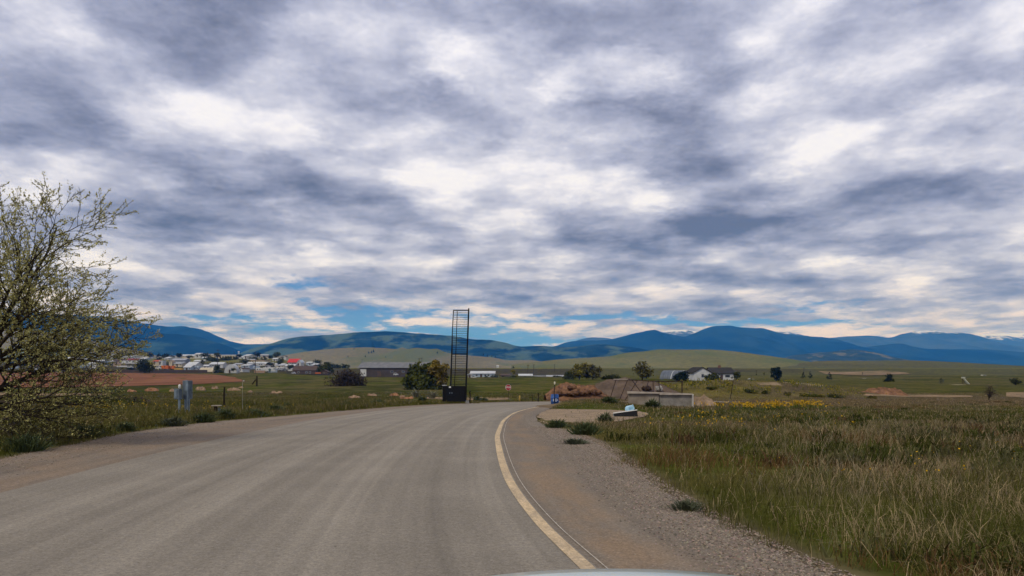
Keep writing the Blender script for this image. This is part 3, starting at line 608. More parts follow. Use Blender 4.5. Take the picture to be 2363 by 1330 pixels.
# single weeds at the road edge: each one a plant
weed_m = mat('weed_leaf', (.055, .075, .022), .8, .25, 6.)
weed2_m = mat('weed_leaf_grey', (.075, .085, .045), .8, .25, 6.)
def weed(px, py, wid, hgt, label, m_=None, n=260, name='weed'):
    x, y, z = G(px, py); r = wid * .5; z = max(z, float(H0(x, y)) - .01) if corridor(np.array([x]), np.array([y]))[0] > -.3 or pad_d(x, y) > -.06 else z; q = rng.normal(0, .38, (n, 2)); d = np.hypot(*q.T)
    hx = hgt * np.clip(1 - .5 * d, .2, 1) * rng.uniform(.5, 1.1, n)
    Vw, Fw, Cw = blades('w', q[:, 0] * r * .7, q[:, 1] * r * .7, np.zeros(n), hx, np.full(n, max(.012, .0016 * y)), rng.uniform(.2, .9, n), np.ones((n, 3)), curve=.6)
    c = Vw.reshape(-1, 5, 3); c[:, 2:, :2] += (q * r * .45)[:, None, :]; c[:, 4, :2] += q * r * .4
    o = mesh_obj(name, Vw, Fw, m_ or weed_m); o.location = (x, y, z); return tag(o, label, 'weed')
for a in [(1286, 990, .75, .38, 'dark weed clump at the near tip of the gravel pull-out'), (1328, 1035, .55, .2, 'low grey green weed alone on the gravel shoulder'),
          (1580, 1203, .45, .16, 'small sage weed at the shoulder edge nearest the car'), (1352, 1004, .9, .5, 'tall dark weed at the corner of grass and gravel pull-out'),
          (1396, 977, .5, .5, 'upright dark weed left of the black box'), (290, 996, .45, .4, 'round dark weed on the left dirt shoulder'),
          (585, 962, 1.3, .5, 'broad dark weed overhanging the left dirt shoulder'), (662, 946, 1.0, .6, 'upright dark weed beside the tan grass on the left verge'),
          (706, 944, .9, .45, 'middle dark weed of the left verge row'), (745, 940, 1.0, .45, 'dark weed under the pale rock on the left verge'),
          (470, 975, .9, .5, 'dark weed on the left verge below the valve stand'), (400, 984, .8, .45, 'dark weed on the left verge below the grey pedestals'), (520, 968, .7, .6, 'thin weed on the left verge right of the valve stand'), (635, 951, .9, .55, 'weed left of the upright dark weed on the verge'), (800, 940, 1.1, .5, 'low dark weed on the left verge below the purple brush'), (190, 1012, .8, .5, 'dark weed at the verge under the right branches of the big tree'), (60, 1042, 1.0, .5, 'dark weed at the verge in the left corner under the big tree'),
          (872, 934, 1.4, .6, 'leafy dark weed in front of the orange rocks'), (975, 926, .9, .7, 'dark weed left of the black tower cabinet'),
          (1116, 927, 1.1, .6, 'dark bush weed on the far kerb right of the tower'), (1100, 926, .8, .8, 'thin weed beside the tower footing'),
          (1530, 934, 1.5, 1.0, 'dark leafy weed in front of the middle of the concrete wall'), (1570, 935, 1.3, .7, 'shorter leafy weed under the right half of the concrete wall'),
          (1405, 930, 1.2, .7, 'weed at the left end of the concrete wall'), (1505, 942, 1.0, .8, 'green weed right of the black box')]:
    weed(*a, m_=weed2_m if 'grey' in a[4] or 'sage' in a[4] else None)
for px, py in ((960, 918), (998, 921)):
    weed(px, py, .9, 1.7, 'tall pale weed stalks in front of the dark willow' if px < 980 else 'tall pale weed stalks touching the black cabinet', mat('pale_stalk', (.16, .15, .09), .8, .2, 5.), 60, 'tall_weed')
# ------------------------------------------------------------------ the leaning, half bare tree at the left edge
def big_tree():
    rd = random.Random(5)
    x0, y0 = -11.9, 16.2; t = empty('tree', (x0, y0, h1(x0, y0)), 0, 'sparse olive leaved tree arching over the left verge beside the road', 'tree')
    wood = MB(); leaf_p = []
    def branch(p, d, L, r, lvl, droop):
        n = 6 if lvl < 2 else 4; pts = [p.copy()]; rr = [r]; dd = d.copy()
        for i in range(n):
            dd = (dd + Vector((rd.gauss(0, .13), rd.gauss(0, .13), rd.gauss(0, .10) + droop)) ).normalized()
            p = p + dd * (L / n); 
            if p.z < .08: p.z = .08 + rd.random() * .1; dd.z = abs(dd.z) * .3
            pts.append(p.copy()); rr.append(r * (1 - .82 * (i + 1) / n))
        if lvl < 3 or rd.random() < .8: wood.tube(pts, [max(.0045, q) for q in rr], 5 if lvl < 2 else 3, False)
        if lvl == 3:
            for i in range(rd.randint(8, 13)):
                f = (1 - .85 * rd.random() ** 1.4) * n; k = min(int(f), n - 1); leaf_p.append((pts[k].lerp(pts[k+1], f - k), (pts[k+1] - pts[k]).normalized()))
            return
        cnt = {0: 9, 1: 6, 2: 4}[lvl]
        if lvl == 2:
            for i in range(2):
                f = rd.uniform(.2, 1) * n; k = min(int(f), n - 1); leaf_p.append((pts[k].lerp(pts[k+1], f - k), (pts[k+1] - pts[k]).normalized()))
        for i in range(cnt):
            f = (.22 + .78 * (i + rd.random()) / cnt) * n; k = min(int(f), n - 1); q = pts[k].lerp(pts[k+1], f - k); ax = (pts[k+1] - pts[k]).normalized()
            side = ax.orthogonal().normalized(); side.rotate(Matrix.Rotation(rd.uniform(0, 6.28), 3, ax))
            side.z = side.z * .75 + .12
            nd = (ax * rd.uniform(.6, 1.0) + side * rd.uniform(.5, .95)).normalized()
            branch(q, nd, {0: 1.5, 1: .85, 2: .42}[lvl] * rd.uniform(.65, 1.25) * (1.15 - .5 * f / n), max(.006, rr[k] * .55), lvl + 1, rd.uniform(-.05, .06) if lvl else rd.uniform(-.02, .07))
    base = [Vector((-.1, 0, -.1)), Vector((0, 0, .5)), Vector((.12, -.05, 1.0)), Vector((.2, 0, 1.6))]
    trunk = MB().tube(base, [.17, .145, .125, .10], 9)
    ang = [(-2, 3.9, .05), (16, 4.3, .45), (28, 4.0, -.25), (36, 4.2, .2), (48, 4.0, .75), (54, 4.1, -.1), (62, 4.0, .3), (72, 4.0, -.6), (82, 4.1, .2), (-12, 2.6, .5),
           (25, 3.6, 1.6), (40, 3.8, 2.6), (55, 3.6, -2.4), (65, 3.7, 1.9), (-14, 2.4, -.2), (9, 3.9, .75)]
    for e, L, a in ang:
        L *= .70 if e < 35 else .72 if e < 60 else 1.0
        e = R(e); s = base[2].lerp(base[3], rd.random()) if e > .3 else base[1].lerp(base[2], rd.random() + .2)
        branch(s.copy(), Vector((math.cos(e) * math.cos(a), math.cos(e) * math.sin(a), math.sin(e))), L, .052 + .02 * rd.random(), 0, -.012 if e > .6 else .012)
    bark = mat('dark_bark', (.060, .048, .036), .9, .3, 12., bump=.5, bscale=30.)
    trunk.build('trunk', bark, t, True); wood.build('branches', bark, t, True)
    P_ = np.array([p for p, _ in leaf_p]); D_ = np.array([d for _, d in leaf_p]); kz = np.random.default_rng(8).uniform(size=len(P_)) < np.interp(P_[:, 2], [0, 1.4, 2.4], [.3, .5, 1.]); P_, D_ = P_[kz], D_[kz]; P_ = np.repeat(P_, 2, 0); D_ = np.repeat(D_, 2, 0); n = len(P_)
    r = np.random.default_rng(3); a = D_ * .7 + r.normal(0, .6, (n, 3)) + [0, 0, .25]; a /= np.linalg.norm(a, axis=1)[:, None]
    b2 = np.cross(a, r.normal(size=(n, 3))); b2 /= np.linalg.norm(b2, axis=1)[:, None]
    L = r.uniform(.030, .060, n)[:, None]; w = L * .23; P_ = P_ + r.normal(0, .012, (n, 3))
    Q = np.stack([P_, P_ + a * L * .5 + b2 * w, P_ + a * L, P_ + a * L * .5 - b2 * w], 1).reshape(-1, 3)
    lm = mat('olive_leaf', (.43, .395, .145), .85, .25, 9.)
    mesh_obj('leaves', Q, np.arange(n * 4).reshape(n, 4), lm, t)
    print('big tree leaves', n, 'wood faces', len(wood.f))
big_tree()
# ------------------------------------------------------------------ other trees and shrubs
def crown_mesh(seed, w, h, z0, n, leaf, clumps=16, flat=.75, shape='round', up=.0):
    r = np.random.default_rng(seed); C_ = []
    for i in range(clumps):
        if shape == 'cone':
            f = r.uniform(.02, 1); rad = w * .5 * (1 - f) ** .8 * r.uniform(.5, 1); a = r.uniform(0, 6.28); C_.append((rad * np.cos(a), rad * np.sin(a), z0 + h * f, w * .20 * (1.05 - f) + .05))
        else:
            v = r.normal(size=3); v /= np.linalg.norm(v); q = r.uniform(.25, .85); v[2] = abs(v[2]) if shape == 'dome' else v[2]
            C_.append((v[0] * w * .5 * q, v[1] * w * .5 * q, z0 + (h * (v[2] * q) if shape == 'dome' else h * .5 * (1 + v[2] * q)), w * r.uniform(.14, .26)))
    C_ = np.array(C_); k = r.integers(0, clumps, n); v = r.normal(size=(n, 3)); v /= np.linalg.norm(v, axis=1)[:, None]
    P_ = C_[k, :3] + v * (C_[k, 3] * r.uniform(.35, 1.05, n))[:, None] * [1, 1, flat]
    P_[:, 2] = np.maximum(P_[:, 2], z0 * .3 + .05)
    a = r.normal(size=(n, 3)) + [0, 0, up]; a /= np.linalg.norm(a, axis=1)[:, None]; b2 = np.cross(a, r.normal(size=(n, 3))); b2 /= np.linalg.norm(b2, axis=1)[:, None]
    s = leaf * r.uniform(.5, 1.4, n)[:, None]
    return np.stack([P_ - a * s, P_ - b2 * s * .6, P_ + a * s, P_ + b2 * s * .6], 1).reshape(-1, 3), np.arange(n * 4).reshape(n, 4), C_
bark2 = mat('grey_brown_bark', (.06, .048, .038), .9, .3, 4.)
LEAF = {k: mat('leaf_' + k, c, .85, .32, 1.2) for k, c in dict(dark=(.055, .060, .016), pine=(.018, .026, .012), mid=(.065, .072, .018), lime=(.19, .165, .03), olive=(.115, .10, .03), ochre=(.21, .155, .035), twig=(.062, .046, .036), grey=(.10, .105, .06)).items()}
def tree(px, py, w_px, h_px, kind, label, shape='round', name=None, n=900, trunk=.18, Y=None, leaf=None, clumps=16, group=None, limbs=5, seed=None, lean=0):
    x, y, z = G(px, py) if Y is None else at(px, Y); s = y / F; w, h = w_px * s, h_px * s; seed = seed or int(px * 7 + py)
    nm = name or ('pine_tree' if kind == 'pine' else 'tree' if trunk > .08 else 'bush')
    t = empty(nm, (x, y, z), 0, label, 'tree' if 'tree' in nm else 'bush', group)
    z0 = h * trunk; Q, Fq, C_ = crown_mesh(seed, w, h - z0, z0, n, leaf or w * .055, clumps, .8, shape)
    if h - z0 > 0: k = (h * .97) / Q[:, 2].max(); Q[:, 2] *= k; C_[:, 2] *= k
    mesh_obj('crown', Q, Fq, LEAF[kind], t)
    tr = MB(); rr = random.Random(seed)
    if shape == 'cone': tr.tube([(0, 0, -.2), (0, 0, h * .5), (0, 0, h * .93)], [h * .028, h * .018, h * .004], 6)
    else:
        top = Vector((lean * h, 0, z0 + h * .15)); tr.tube([(0, 0, -.2), (lean * h * .4, 0, z0 * .6 + .05), top], [h * .035, h * .028, h * .02], 7)
        for c in sorted(C_.tolist(), key=lambda c: -c[3])[:limbs + 3]:
            e = Vector(c[:3]); tr.tube([Vector((lean * h * .4, 0, z0 * .6 + .05)), Vector((lean * h * .4, 0, z0 * .6)).lerp(e, .5) + Vector((0, 0, h * .06)), e], [h * .02, h * .012, h * .003], 5, False)
    tr.build('trunk', bark2, t, True)
    return t
# ------------------------------------------------------------------ things around the road
steel_b = mat('black_painted_steel', (.007, .007, .008), .6, .3, 6., spec=.12)
galv = mat('galvanised_steel', (.20, .25, .285), .45, .18, 5., metal=.35)
galv_d = mat('dull_galvanised_steel', (.12, .15, .175), .5, .2, 5., metal=.3)
white_p = mat('white_paint', (.72, .72, .70), .55, .06, 2.)
conc = mat('weathered_concrete', (.27, .245, .205), .9, .2, 1.6, bump=.3, bscale=14.)
conc_l = mat('pale_concrete_cap', (.42, .36, .29), .9, .15, 2.)
plastic_w = mat('white_plastic', (.70, .69, .64), .4, .05, 4.)
rub = mat('black_rubber', (.014, .014, .015), .8, .2, 10.)
glass = mat('dark_window_glass', (.02, .025, .03), .08, .1, 1., spec=.8)
rust = mat('rusty_pipe', (.055, .036, .026), .85, .3, 6.)
wood_d = mat('dark_weathered_wood', (.035, .027, .02), .9, .3, 5., streak=(4, 4, .6))
def lettering(name, text, size, mat_, parent, loc, rot, depth=.002):
    cu = bpy.data.curves.new(name, 'FONT'); cu.body = text; cu.size = size; cu.align_x = 'CENTER'; cu.align_y = 'CENTER'; cu.extrude = depth; cu.offset = size * .02
    ob = bpy.data.objects.new(name, cu); me = bpy.data.meshes.new_from_object(ob); bpy.data.objects.remove(ob); bpy.data.curves.remove(cu)
    o = bpy.data.objects.new(name, me); col.objects.link(o); me.materials.clear(); me.materials.append(mat_); o.parent = parent; o.location = loc; o.rotation_euler = rot; return o
# tall ladder frame on a black cabinet
def tower():
    Y = 70.; s = Y / F; x, y, z = at(1049, Y); zb = zpx(926, Y); t = empty('sign_frame', (x, y, zb), 0, 'tall black steel ladder frame leaning over a black cabinet at the road bend', 'sign frame')
    X = lambda px: (px - 1049) * s; Z = lambda py: (926 - py) * s
    cab = MB().box(X(1022), X(1075), -.35, .35, Z(927), Z(891)); bevel(cab.build('cabinet', steel_b, t), .015)
    MB().box(X(1021), X(1031), -.30, .30, Z(890.6), Z(888.8)).build('cabinet_cap', mat('grey_cap', (.35,.35,.33)), t)
    for px, py, w, h in ((1039, 893.6, 4.6, 3.2),): MB().box(X(px - w/2), X(px + w/2), -.362, -.352, Z(py + h/2), Z(py - h/2)).build('label_plate', white_p, t)
    for px in (1038.5, 1043.5): MB().box(X(px - 1), X(px + 1), -.362, -.352, Z(908), Z(906)).build('latch', galv, t)
    MB().tube([(X(1074.5), -.1, Z(930)), (X(1078.2), 0, Z(812)), (X(1081.7), 0, Z(712))], [.105, .10, .088], 4).build('post', steel_b, t)
    MB().tube([(X(1040), 0, Z(891)), (X(1043.2), 0, Z(800)), (X(1043.6), 0, Z(770)), (X(1046.5), 0, Z(716))], [.095, .08, .055, .05], 4).build('post', steel_b, t)
    MB().tube([(X(1048.5), .25, Z(891)), (X(1052), .25, Z(800)), (X(1054.8), .25, Z(718))], .042, 4).build('back_post', steel_b, t)
    lx = lambda py: np.interp(py, [716, 770, 800, 891], [1046.5, 1043.6, 1043.2, 1040]); rx = lambda py: np.interp(py, [712, 812, 930], [1081.7, 1078.2, 1074.5])
    for py in (716.4, 817.5): MB().tube([(X(lx(py)), 0, Z(py)), (X(rx(py)), 0, Z(py))], .065, 4).build('crossbar', steel_b, t)
    r_ = None
    for i, py in enumerate(np.linspace(721, 888, 42)):
        if abs(py - 817.5) < 2: continue
        MB().tube([(X(lx(py)) + .03, .04, Z(py)), (X(rx(py)) - .03, .04, Z(py))], .023, 4).build('rung', steel_b, t)
    MB().box(X(1074), X(1082), -.32, .3, Z(934), Z(924.5)).build('footing', mat('grey_footing', (.24,.235,.22)), t)
tower()
# blue barrel and the black post beside it
def barrel():
    Y = 64.; s = Y / F; x, y, z = at(1280.3, Y); zb = max(zpx(934.5, Y), -9); r = 9.3 * s; h = 24. * s
    t = empty('barrel', (x, y, zb), 0, 'blue plastic barrel with white lettering standing on the road edge', 'barrel')
    bl = mat('blue_plastic', (.012, .075, .27), .42, .15, 3., spec=.4)
    MB().lathe([(r*.90, 0), (r*.97, h*.03), (r*.99, h*.30), (r*1.03, h*.32), (r*1.03, h*.35), (r, h*.37), (r, h*.63), (r*1.03, h*.65), (r*1.03, h*.68), (r*.99, h*.70), (r*.96, h*.95), (r*.88, h)], 28).build('drum', bl, t, True)
    MB().lathe([(r*.84, h + .001), (r*.86, h + .02), (r*.5, h + .03)], 24).build('lid', mat('dark_blue_lid', (.01, .05, .17), .5), t, True)
    for k, (a, txt) in enumerate(((-.42, 'I'), (.30, 'D')), 0):
        ang = -math.pi/2 + a
        lettering('lettering', txt, h * .34, plastic_w, t, (math.cos(ang) * r * 1.012, math.sin(ang) * r * 1.012, h * .46), (R(90), 0, ang + math.pi/2), .004)
    MB().lathe([(r*1.06, -.06), (r*1.06, .012), (r*.5, .014)], 24).build('base_ring', mat('white_ring', (.5,.5,.48)), t)
    yp = Y - r - .10; sp = yp / F; xp = (1279 - CX) * sp; zb2 = zpx(934, yp); p = empty('post', (xp, yp, zb2), 0, 'slim black post with a white reflector top in front of the blue barrel', 'marker post')
    MB().tube([(0, 0, -.05), (.0, 0, 30 * sp), (.03, 0, 47 * sp)], .032, 8).build('shaft', steel_b, p)
    MB().lathe([(.03, 46 * sp), (.062, 47.5 * sp), (.066, 50 * sp), (.05, 52.4 * sp), (.01, 53 * sp)], 12, .035).build('reflector', mat('cream_reflector', (.75, .68, .5), .3), p, True)
barrel()
# stop sign
def stop_sign():
    Y = 98.; s = Y / F; x, y, z = at(1173, Y); zb = h1(x, Y); zc = zpx(894.5, Y) - zb; r = .39
    t = empty('stop_sign', (x, y, zb), 0, 'red stop sign on a thin rusty post beyond the bend', 'stop sign')
    redp = mat('red_sign_face', (.34, .012, .016), .45, .12, 3.)
    def octo(rad): return [(rad * math.cos(R(22.5 + 45 * k)), rad * math.sin(R(22.5 + 45 * k)) + zc) for k in range(8)]
    MB().prism(octo(r), -.012, .012).build('sign_plate', white_p, t)
    MB().prism(octo(r * .94), -.017, -.0125).build('sign_face', redp, t)
    lettering('lettering', 'STOP', .29, white_p, t, (0, -.0205, zc), (R(90), 0, 0), .003)
    MB().box(-.03, .03, .013, .06, -.3, zc + r * .9).build('post', rust, t)
stop_sign()
def bollard():
    x, y, z = at(1199, 84); z = zpx(927.5, 84) ; t = empty('bollard', (x, y, z), 0, 'short yellow marker post on the far road edge', 'bollard')
    yel = mat('yellow_paint', (.50, .30, .045), .6, .15, 5.)
    MB().lathe([(.085, -.3), (.085, .60), (.07, .65), (.02, .68)], 14).build('pipe', yel, t, True); MB().lathe([(.088, .48), (.088, .55)], 14).build('band', mat('pale_yellow_band', (.62, .45, .15)), t)
bollard()
for i, (px, pt, pb, w, lab) in enumerate(((1242, 907, 921, 2.4, 'dark stubby fence post nearest the blue barrel'), (1228, 911, 922, 1.6, 'dark thin fence post left of the stubby one'), (1084.5, 902, 924, 3, 'dark gnarled stump post just right of the black tower'))):
    Y = 80. if px > 1100 else 72.; s = Y / F; x = (px - CX) * s; zb = zpx(pb, Y); h = (pb - pt) * s
    o = MB().tube([(0, 0, -.3), (.02, 0, h * .5), (-.03, .02, h * .85), (.05, 0, h)], [w * s * .5, w * s * .45, w * s * .55, w * s * .35], 7).build('fence_post', wood_d); o.location = (x, Y, zb); tag(o, lab, 'post')
# utility pedestals on the left verge
def pedestals():
    Y = 36.; s = Y / F; z0 = zpx(945, Y)
    X = lambda px: (px - CX) * s; Z = lambda py: (945 - py) * s
    t = empty('utility_pedestal', (X(432), Y, z0), R(-24), 'tall grey steel utility pedestal in the weeds of the left verge', 'utility box')
    w = 18 * s / 2
    bevel(MB().box(-w * 1.05, w * .95, -.10, .16, Z(921), Z(878.5)).build('cabinet', galv_d, t), .008)
    bevel(MB().box(w * .25, w * 1.0, -.14, -.102, Z(946), Z(878)).build('cover_plate', galv, t), .006)
    for a, b in ((-w * .9, -w * .7), (w * .5, w * .75)): MB().box(a, b, -.02, .03, -.4, Z(921)).build('leg', galv, t)
    MB().box(-w * .7, -w * .55, -.118, -.102, Z(915), Z(885)).build('hinge', mat('dark_hinge', (.10, .12, .14)), t)
    u = empty('meter_box', (X(418.5), Y - .35, z0), R(-24), 'smaller grey meter box on a post in front of the tall pedestal', 'utility box')
    bevel(MB().box(-.17, .17, -.09, .09, Z(921), Z(897)).build('box', galv_d, u), .008)
    MB().box(-.15, .0, -.102, -.092, Z(918), Z(900)).build('door', galv, u)
    MB().box(.03, .13, -.03, .03, -.4, Z(921)).build('post', galv, u)
    MB().lathe([(.02, Z(897)), (.055, Z(895)), (.06, Z(890)), (.045, Z(887.6)), (.01, Z(887))], 14, .10).build('dial_dome', plastic_w, u, True)
    d = empty('valve_table', (X(500), Y, zpx(950, Y)), R(10), 'low rusty valve stand with a pale flat lid in the grass', 'valve stand')
    Zv = lambda py: (950 - py) * s
    MB().box(-.22, .20, -.14, .14, Zv(937.2), Zv(935.4)).build('lid', conc_l, d); MB().tube([(-.05, 0, -.3), (-.05, 0, Zv(937.3))], .085, 8).build('stem', rust, d); MB().tube([(.12, 0, -.3), (.12, 0, Zv(941))], .07, 8).build('outlet', galv_d, d)
    k = empty('marker_stake', (X(508), Y + 3, zpx(937, Y + 3)), 0, 'thin white hooked marker stake between the pedestal and the dark post', 'marker stake')
    zz = 57 * (Y + 3) / F; MB().tube([(0, 0, -.2), (0, 0, zz), (.03, 0, zz + .06), (.08, 0, zz + .03), (.06, 0, zz - .04)], .009, 5).build('rod', mat('grey_rod', (.30, .29, .24)), k); MB().lathe([(.03, zz + .0), (.03, zz + .03)], 8, .06).build('tip', plastic_w, k)
    for px, pt, pb, Yp, wd, lab in ((517, 893, 921, 46, 4.2, 'dark wooden post standing in the verge right of the white stake'), (592.5, 868, 887, 150, 4.0, 'dark broken pole stump at the edge of the green field')):
        sp = Yp / F; h = (pb - pt) * sp; o = MB().tube([(-.0, 0, -.4), (.01, 0, h * .6), (.04, .0, h)], [wd * sp * .55, wd * sp * .5, wd * sp * .42], 8).build('wooden_post', wood_d); o.location = ((px - CX) * sp, Yp, zpx(pb, Yp)); tag(o, lab, 'post')
    st = MB().tube([(-.6, 0, 0), (.1, 0, .9)], [.14, .10], 7).build('leaning_prop', wood_d); st.location = ((589 - CX) * 150 / F, 150, zpx(887, 150)); tag(st, 'short dark prop leaning against the broken pole stump', 'prop')
pedestals()
# black utility box with white lid, pale blue tub on top
def box():
    Y = 34.; s = Y / F; xc = (1445.5 - CX) * s; zt = zpx(948.5, Y); t = empty('utility_box', (xc, Y, zt - .36), R(-6), 'black utility box with a white lid among the roadside weeds', 'utility box', tilt=(R(-3), R(-8)))
    w = 27 * s
    bevel(MB().box(-w, w, 0, .62, -.2, .31).build('body', mat('black_box_plastic', (.010, .010, .011), .5, .3, 4.), t), .012)
    bevel(MB().box(-w * 1.02, -w * .30, -.02, .64, .312, .352).build('lid', plastic_w, t), .008); bevel(MB().box(-w * .285, w * 1.02, -.02, .64, .312, .352).build('lid', plastic_w, t), .008)
    MB().box(w * .02, w * .24, -.008, -.001, -.02, .09).build('label_plate', plastic_w, t)
    MB().box(-w * 1.05, -w * 1.0, .1, .4, .17, .30).build('side_handle', galv, t)
    q = empty('plastic_tub', (xc + .20, Y + .26, zt + .008), R(14), 'pale blue plastic tub lying on the white lid of the black box', 'tub', tilt=(0, R(-8)))
    pb_ = mat('pale_blue_plastic', (.36, .60, .72), .35, .06, 3.)
    prof = [(-.17, .0), (.15, .01), (.18, .06), (.17, .15), (.10, .215), (-.08, .205), (-.15, .17), (-.18, .08)]
    bevel(MB().prism(prof, -.15, .15).build('shell', pb_, q), .025, 3)
    MB().prism([(-.12, .05), (.09, .05), (.09, .14), (-.09, .14)], -.158, -.152).build('side_panel', mat('tub_panel', (.26, .47, .60), .4), q)
    MB().tube([(.10, 0, .19), (.16, 0, .235), (.2, 0, .18)], .016, 6).build('grip', pb_, q)
box()
# concrete wall with cap
def wall():
    Y = 55.; s = Y / F; z0 = zpx(938, Y); x0 = (1450 - CX) * s; t = empty('concrete_wall', (x0, Y, z0), 0, 'low grey concrete wall of two panels with a pale cap, stained on the left', 'wall')
    X = lambda px: (px - 1450) * s; Z = lambda py: (938 - py) * s
    def slab(a, b, ta, tb, y0, y1, bot): return MB().prism([(a, bot), (b, bot), (b, tb), (a, ta)], y0, y1)
    slab(X(1450.5), X(1520.6), Z(907), Z(909), 0, .22, -.6).build('panel', mat('stained_concrete', (.26, .225, .175), .9, .25, 1.1, c2=(.16, .12, .085)), t)['label'] = 'panel with brown water stains'
    slab(X(1522), X(1597), Z(909), Z(912), .02, .22, -.6).build('panel', conc, t)
    slab(X(1520.4), X(1522.2), Z(909), Z(909), -.02, .1, -.6).build('joint_post', mat('dark_joint', (.07, .06, .05)), t)
    slab(X(1448), X(1521), Z(903.5), Z(905.8), -.16, .26, Z(908.5)).build('cap', conc_l, t); slab(X(1521.02), X(1599), Z(905.8), Z(909), -.15, .26, Z(911.5)).build('cap', conc_l, t)
    slab(X(1596.2), X(1599.2), Z(910), Z(910), -.17, .3, -.6).build('end_post', mat('pale_end_post', (.5, .47, .42)), t)
wall()
def rubble(px, py, wid, hgt, c, label, Y=None, n=9, name='boulder', rag=.35, seed=0, cat='rock', onslope=False):
    x, y, z = G(px, py) if Y is None else at(px, Y); s = y / F; z = zpx(py, y) if onslope else z; rd = random.Random(int(px * 3 + py) + seed); bm = bmesh.new()
    for i in range(n):
        m4 = Matrix.Translation((rd.uniform(-.42, .42) * wid * s, rd.uniform(-.3, .3) * wid * s * .6, rd.uniform(0, .25) * hgt * s)) @ Matrix.Rotation(rd.uniform(0, 6.28), 4, 'Z') @ Matrix.Diagonal((wid * s * rd.uniform(.16, .34), wid * s * rd.uniform(.14, .26), hgt * s * rd.uniform(.4, .8), 1))
        g_ = bmesh.ops.create_icosphere(bm, subdivisions=2, radius=1., matrix=m4)
        for v_ in g_['verts']: v_.co *= 1; v_.co += Vector((rd.gauss(0, 1), rd.gauss(0, 1), rd.gauss(0, 1))) * hgt * s * .06 * rag * 3
    me = bpy.data.meshes.new(name); bm.to_mesh(me); bm.free(); o = bpy.data.objects.new(name, me); col.objects.link(o); me.materials.append(c); o.location = (x, y, z - hgt * s * .12); return tag(o, label, cat)
tanrock = mat('tan_rock', (.34, .23, .14), .95, .25, 1.5, c2=(.16, .10, .065), bump=.5, bscale=6.); orrock = mat('orange_rock', (.33, .165, .085), .95, .25, 1.2, c2=(.16, .085, .05), bump=.5, bscale=6.)
for a in ((303, 905, 22, 8, orrock, 'orange rock heap left of the grey pedestals, behind the weeds'), (352, 903, 26, 11, orrock, 'largest orange rock heap left of the grey pedestals'), (396, 904, 14, 8, tanrock, 'small orange rock heap touching the meter box from behind'),
          (465, 901, 20, 13, tanrock, 'stacked tan rocks just right of the grey pedestal'), (495, 898, 16, 8, tanrock, 'flat tan rock behind the white stake'), (538, 902, 24, 10, tanrock, 'tan rock heap right of the dark wooden post'),
          (555, 896, 10, 5, tanrock, 'small tan rock above the rock heap by the dark post'), (577, 906, 10, 6, tanrock, 'small tan rock below the broken pole stump'), (637, 908, 22, 7, tanrock, 'flat tan slab rock alone in the green verge'),
          (815, 919, 24, 9, tanrock, 'pale low rock on the verge under the purple brush'), (862, 914, 20, 7, tanrock, 'pale rock half hidden in grass left of the orange rocks'), (910, 914, 20, 9, orrock, 'orange smooth rock, leftmost of the pair near the willow'), (938, 921, 26, 8, orrock, 'orange low rock, rightmost of the pair near the willow'), (928, 917, 12, 6, tanrock, 'tan rock between the two orange rocks')):
    rubble(*a)
# soil mounds behind the wall
redsoil = mat('red_soil', (.215, .112, .06), .95, .25, 1.4, c2=(.075, .042, .026), bump=.8, bscale=4.); brsoil = mat('brown_gravel_soil', (.125, .09, .065), .95, .2, .8, c2=(.075, .055, .04), bump=.5, bscale=4.)
def mound(px0, px1, ptop, pbase, Y, prof, m_, label, depth=6., seed=0, rough=.12, name='soil_mound'):
    s = Y / F; n = 130; k = 40; xs = np.linspace((px0 - CX) * s, (px1 - CX) * s, n); hs = np.interp(np.linspace(0, 1, n), np.linspace(0, 1, len(prof)), prof) * (pbase - ptop) * s
    ys = np.linspace(-1, 1, k); Xg, Yg = np.meshgrid(xs, Y + ys * depth * .5, indexing='ij'); prf = np.clip(1 - np.abs(ys) ** 1.7, 0, 1)
    zb = zpx(pbase, Y); Z_ = zb - .4 + (hs[:, None] + .4) * prf[None] * (1 + (fbm(Xg / 1.2, Yg / 1.2, seed, 4) - .5) * rough * 3. + (fbm(Xg / .35, Yg / .35, seed + 4, 2) - .5) * rough * 1.6) - .35 * (prf[None] < .02)
    ii = np.arange(n * k).reshape(n, k); q = np.stack([ii[:-1, :-1], ii[1:, :-1], ii[1:, 1:], ii[:-1, 1:]], -1).reshape(-1, 4)
    v_ = np.stack([Xg, Yg, Z_], -1).reshape(-1, 3); o = [xs.mean(), Y, zb]; ob = mesh_obj(name, v_ - o, q, m_, None, rough < .1); ob.location = o; return tag(ob, label, 'mound')
mound(1258, 1400, 888, 912, 88, [.0, .45, .8, .95, 1., .97, .93, .98, .85, .6, .3, 0], redsoil, 'heap of orange red soil behind the blue barrel', 8, 3, .2)
mound(1340, 1570, 875, 909, 96, [0, .3, .6, .85, .98, 1., .97, .95, .92, .9, .85, .75, .62, .45, .25, 0], brsoil, 'broad brown gravel mound behind the concrete wall', 9, 5, .11)
mound(1960, 2090, 893, 914, 112, [0, .2, .35, .3, .55, .5, .8, .85, 1., .95, .85, .8, .7, .6, .3, 0], redsoil, 'red earth bank at the end of the far dirt track', 7, 7, .16)
mound(1596, 1655, 917, 937, 58, [.5, .9, .95, .95, .8, .5, 0], mat('pale_soil', (.27, .19, .12), .95, .3, 1.), 'tan rubble heap against the right end of the concrete wall', 3, 9, .25)
mat('tan_soil', (.19, .14, .085), .95, .3, .9, c2=(.08, .065, .03))
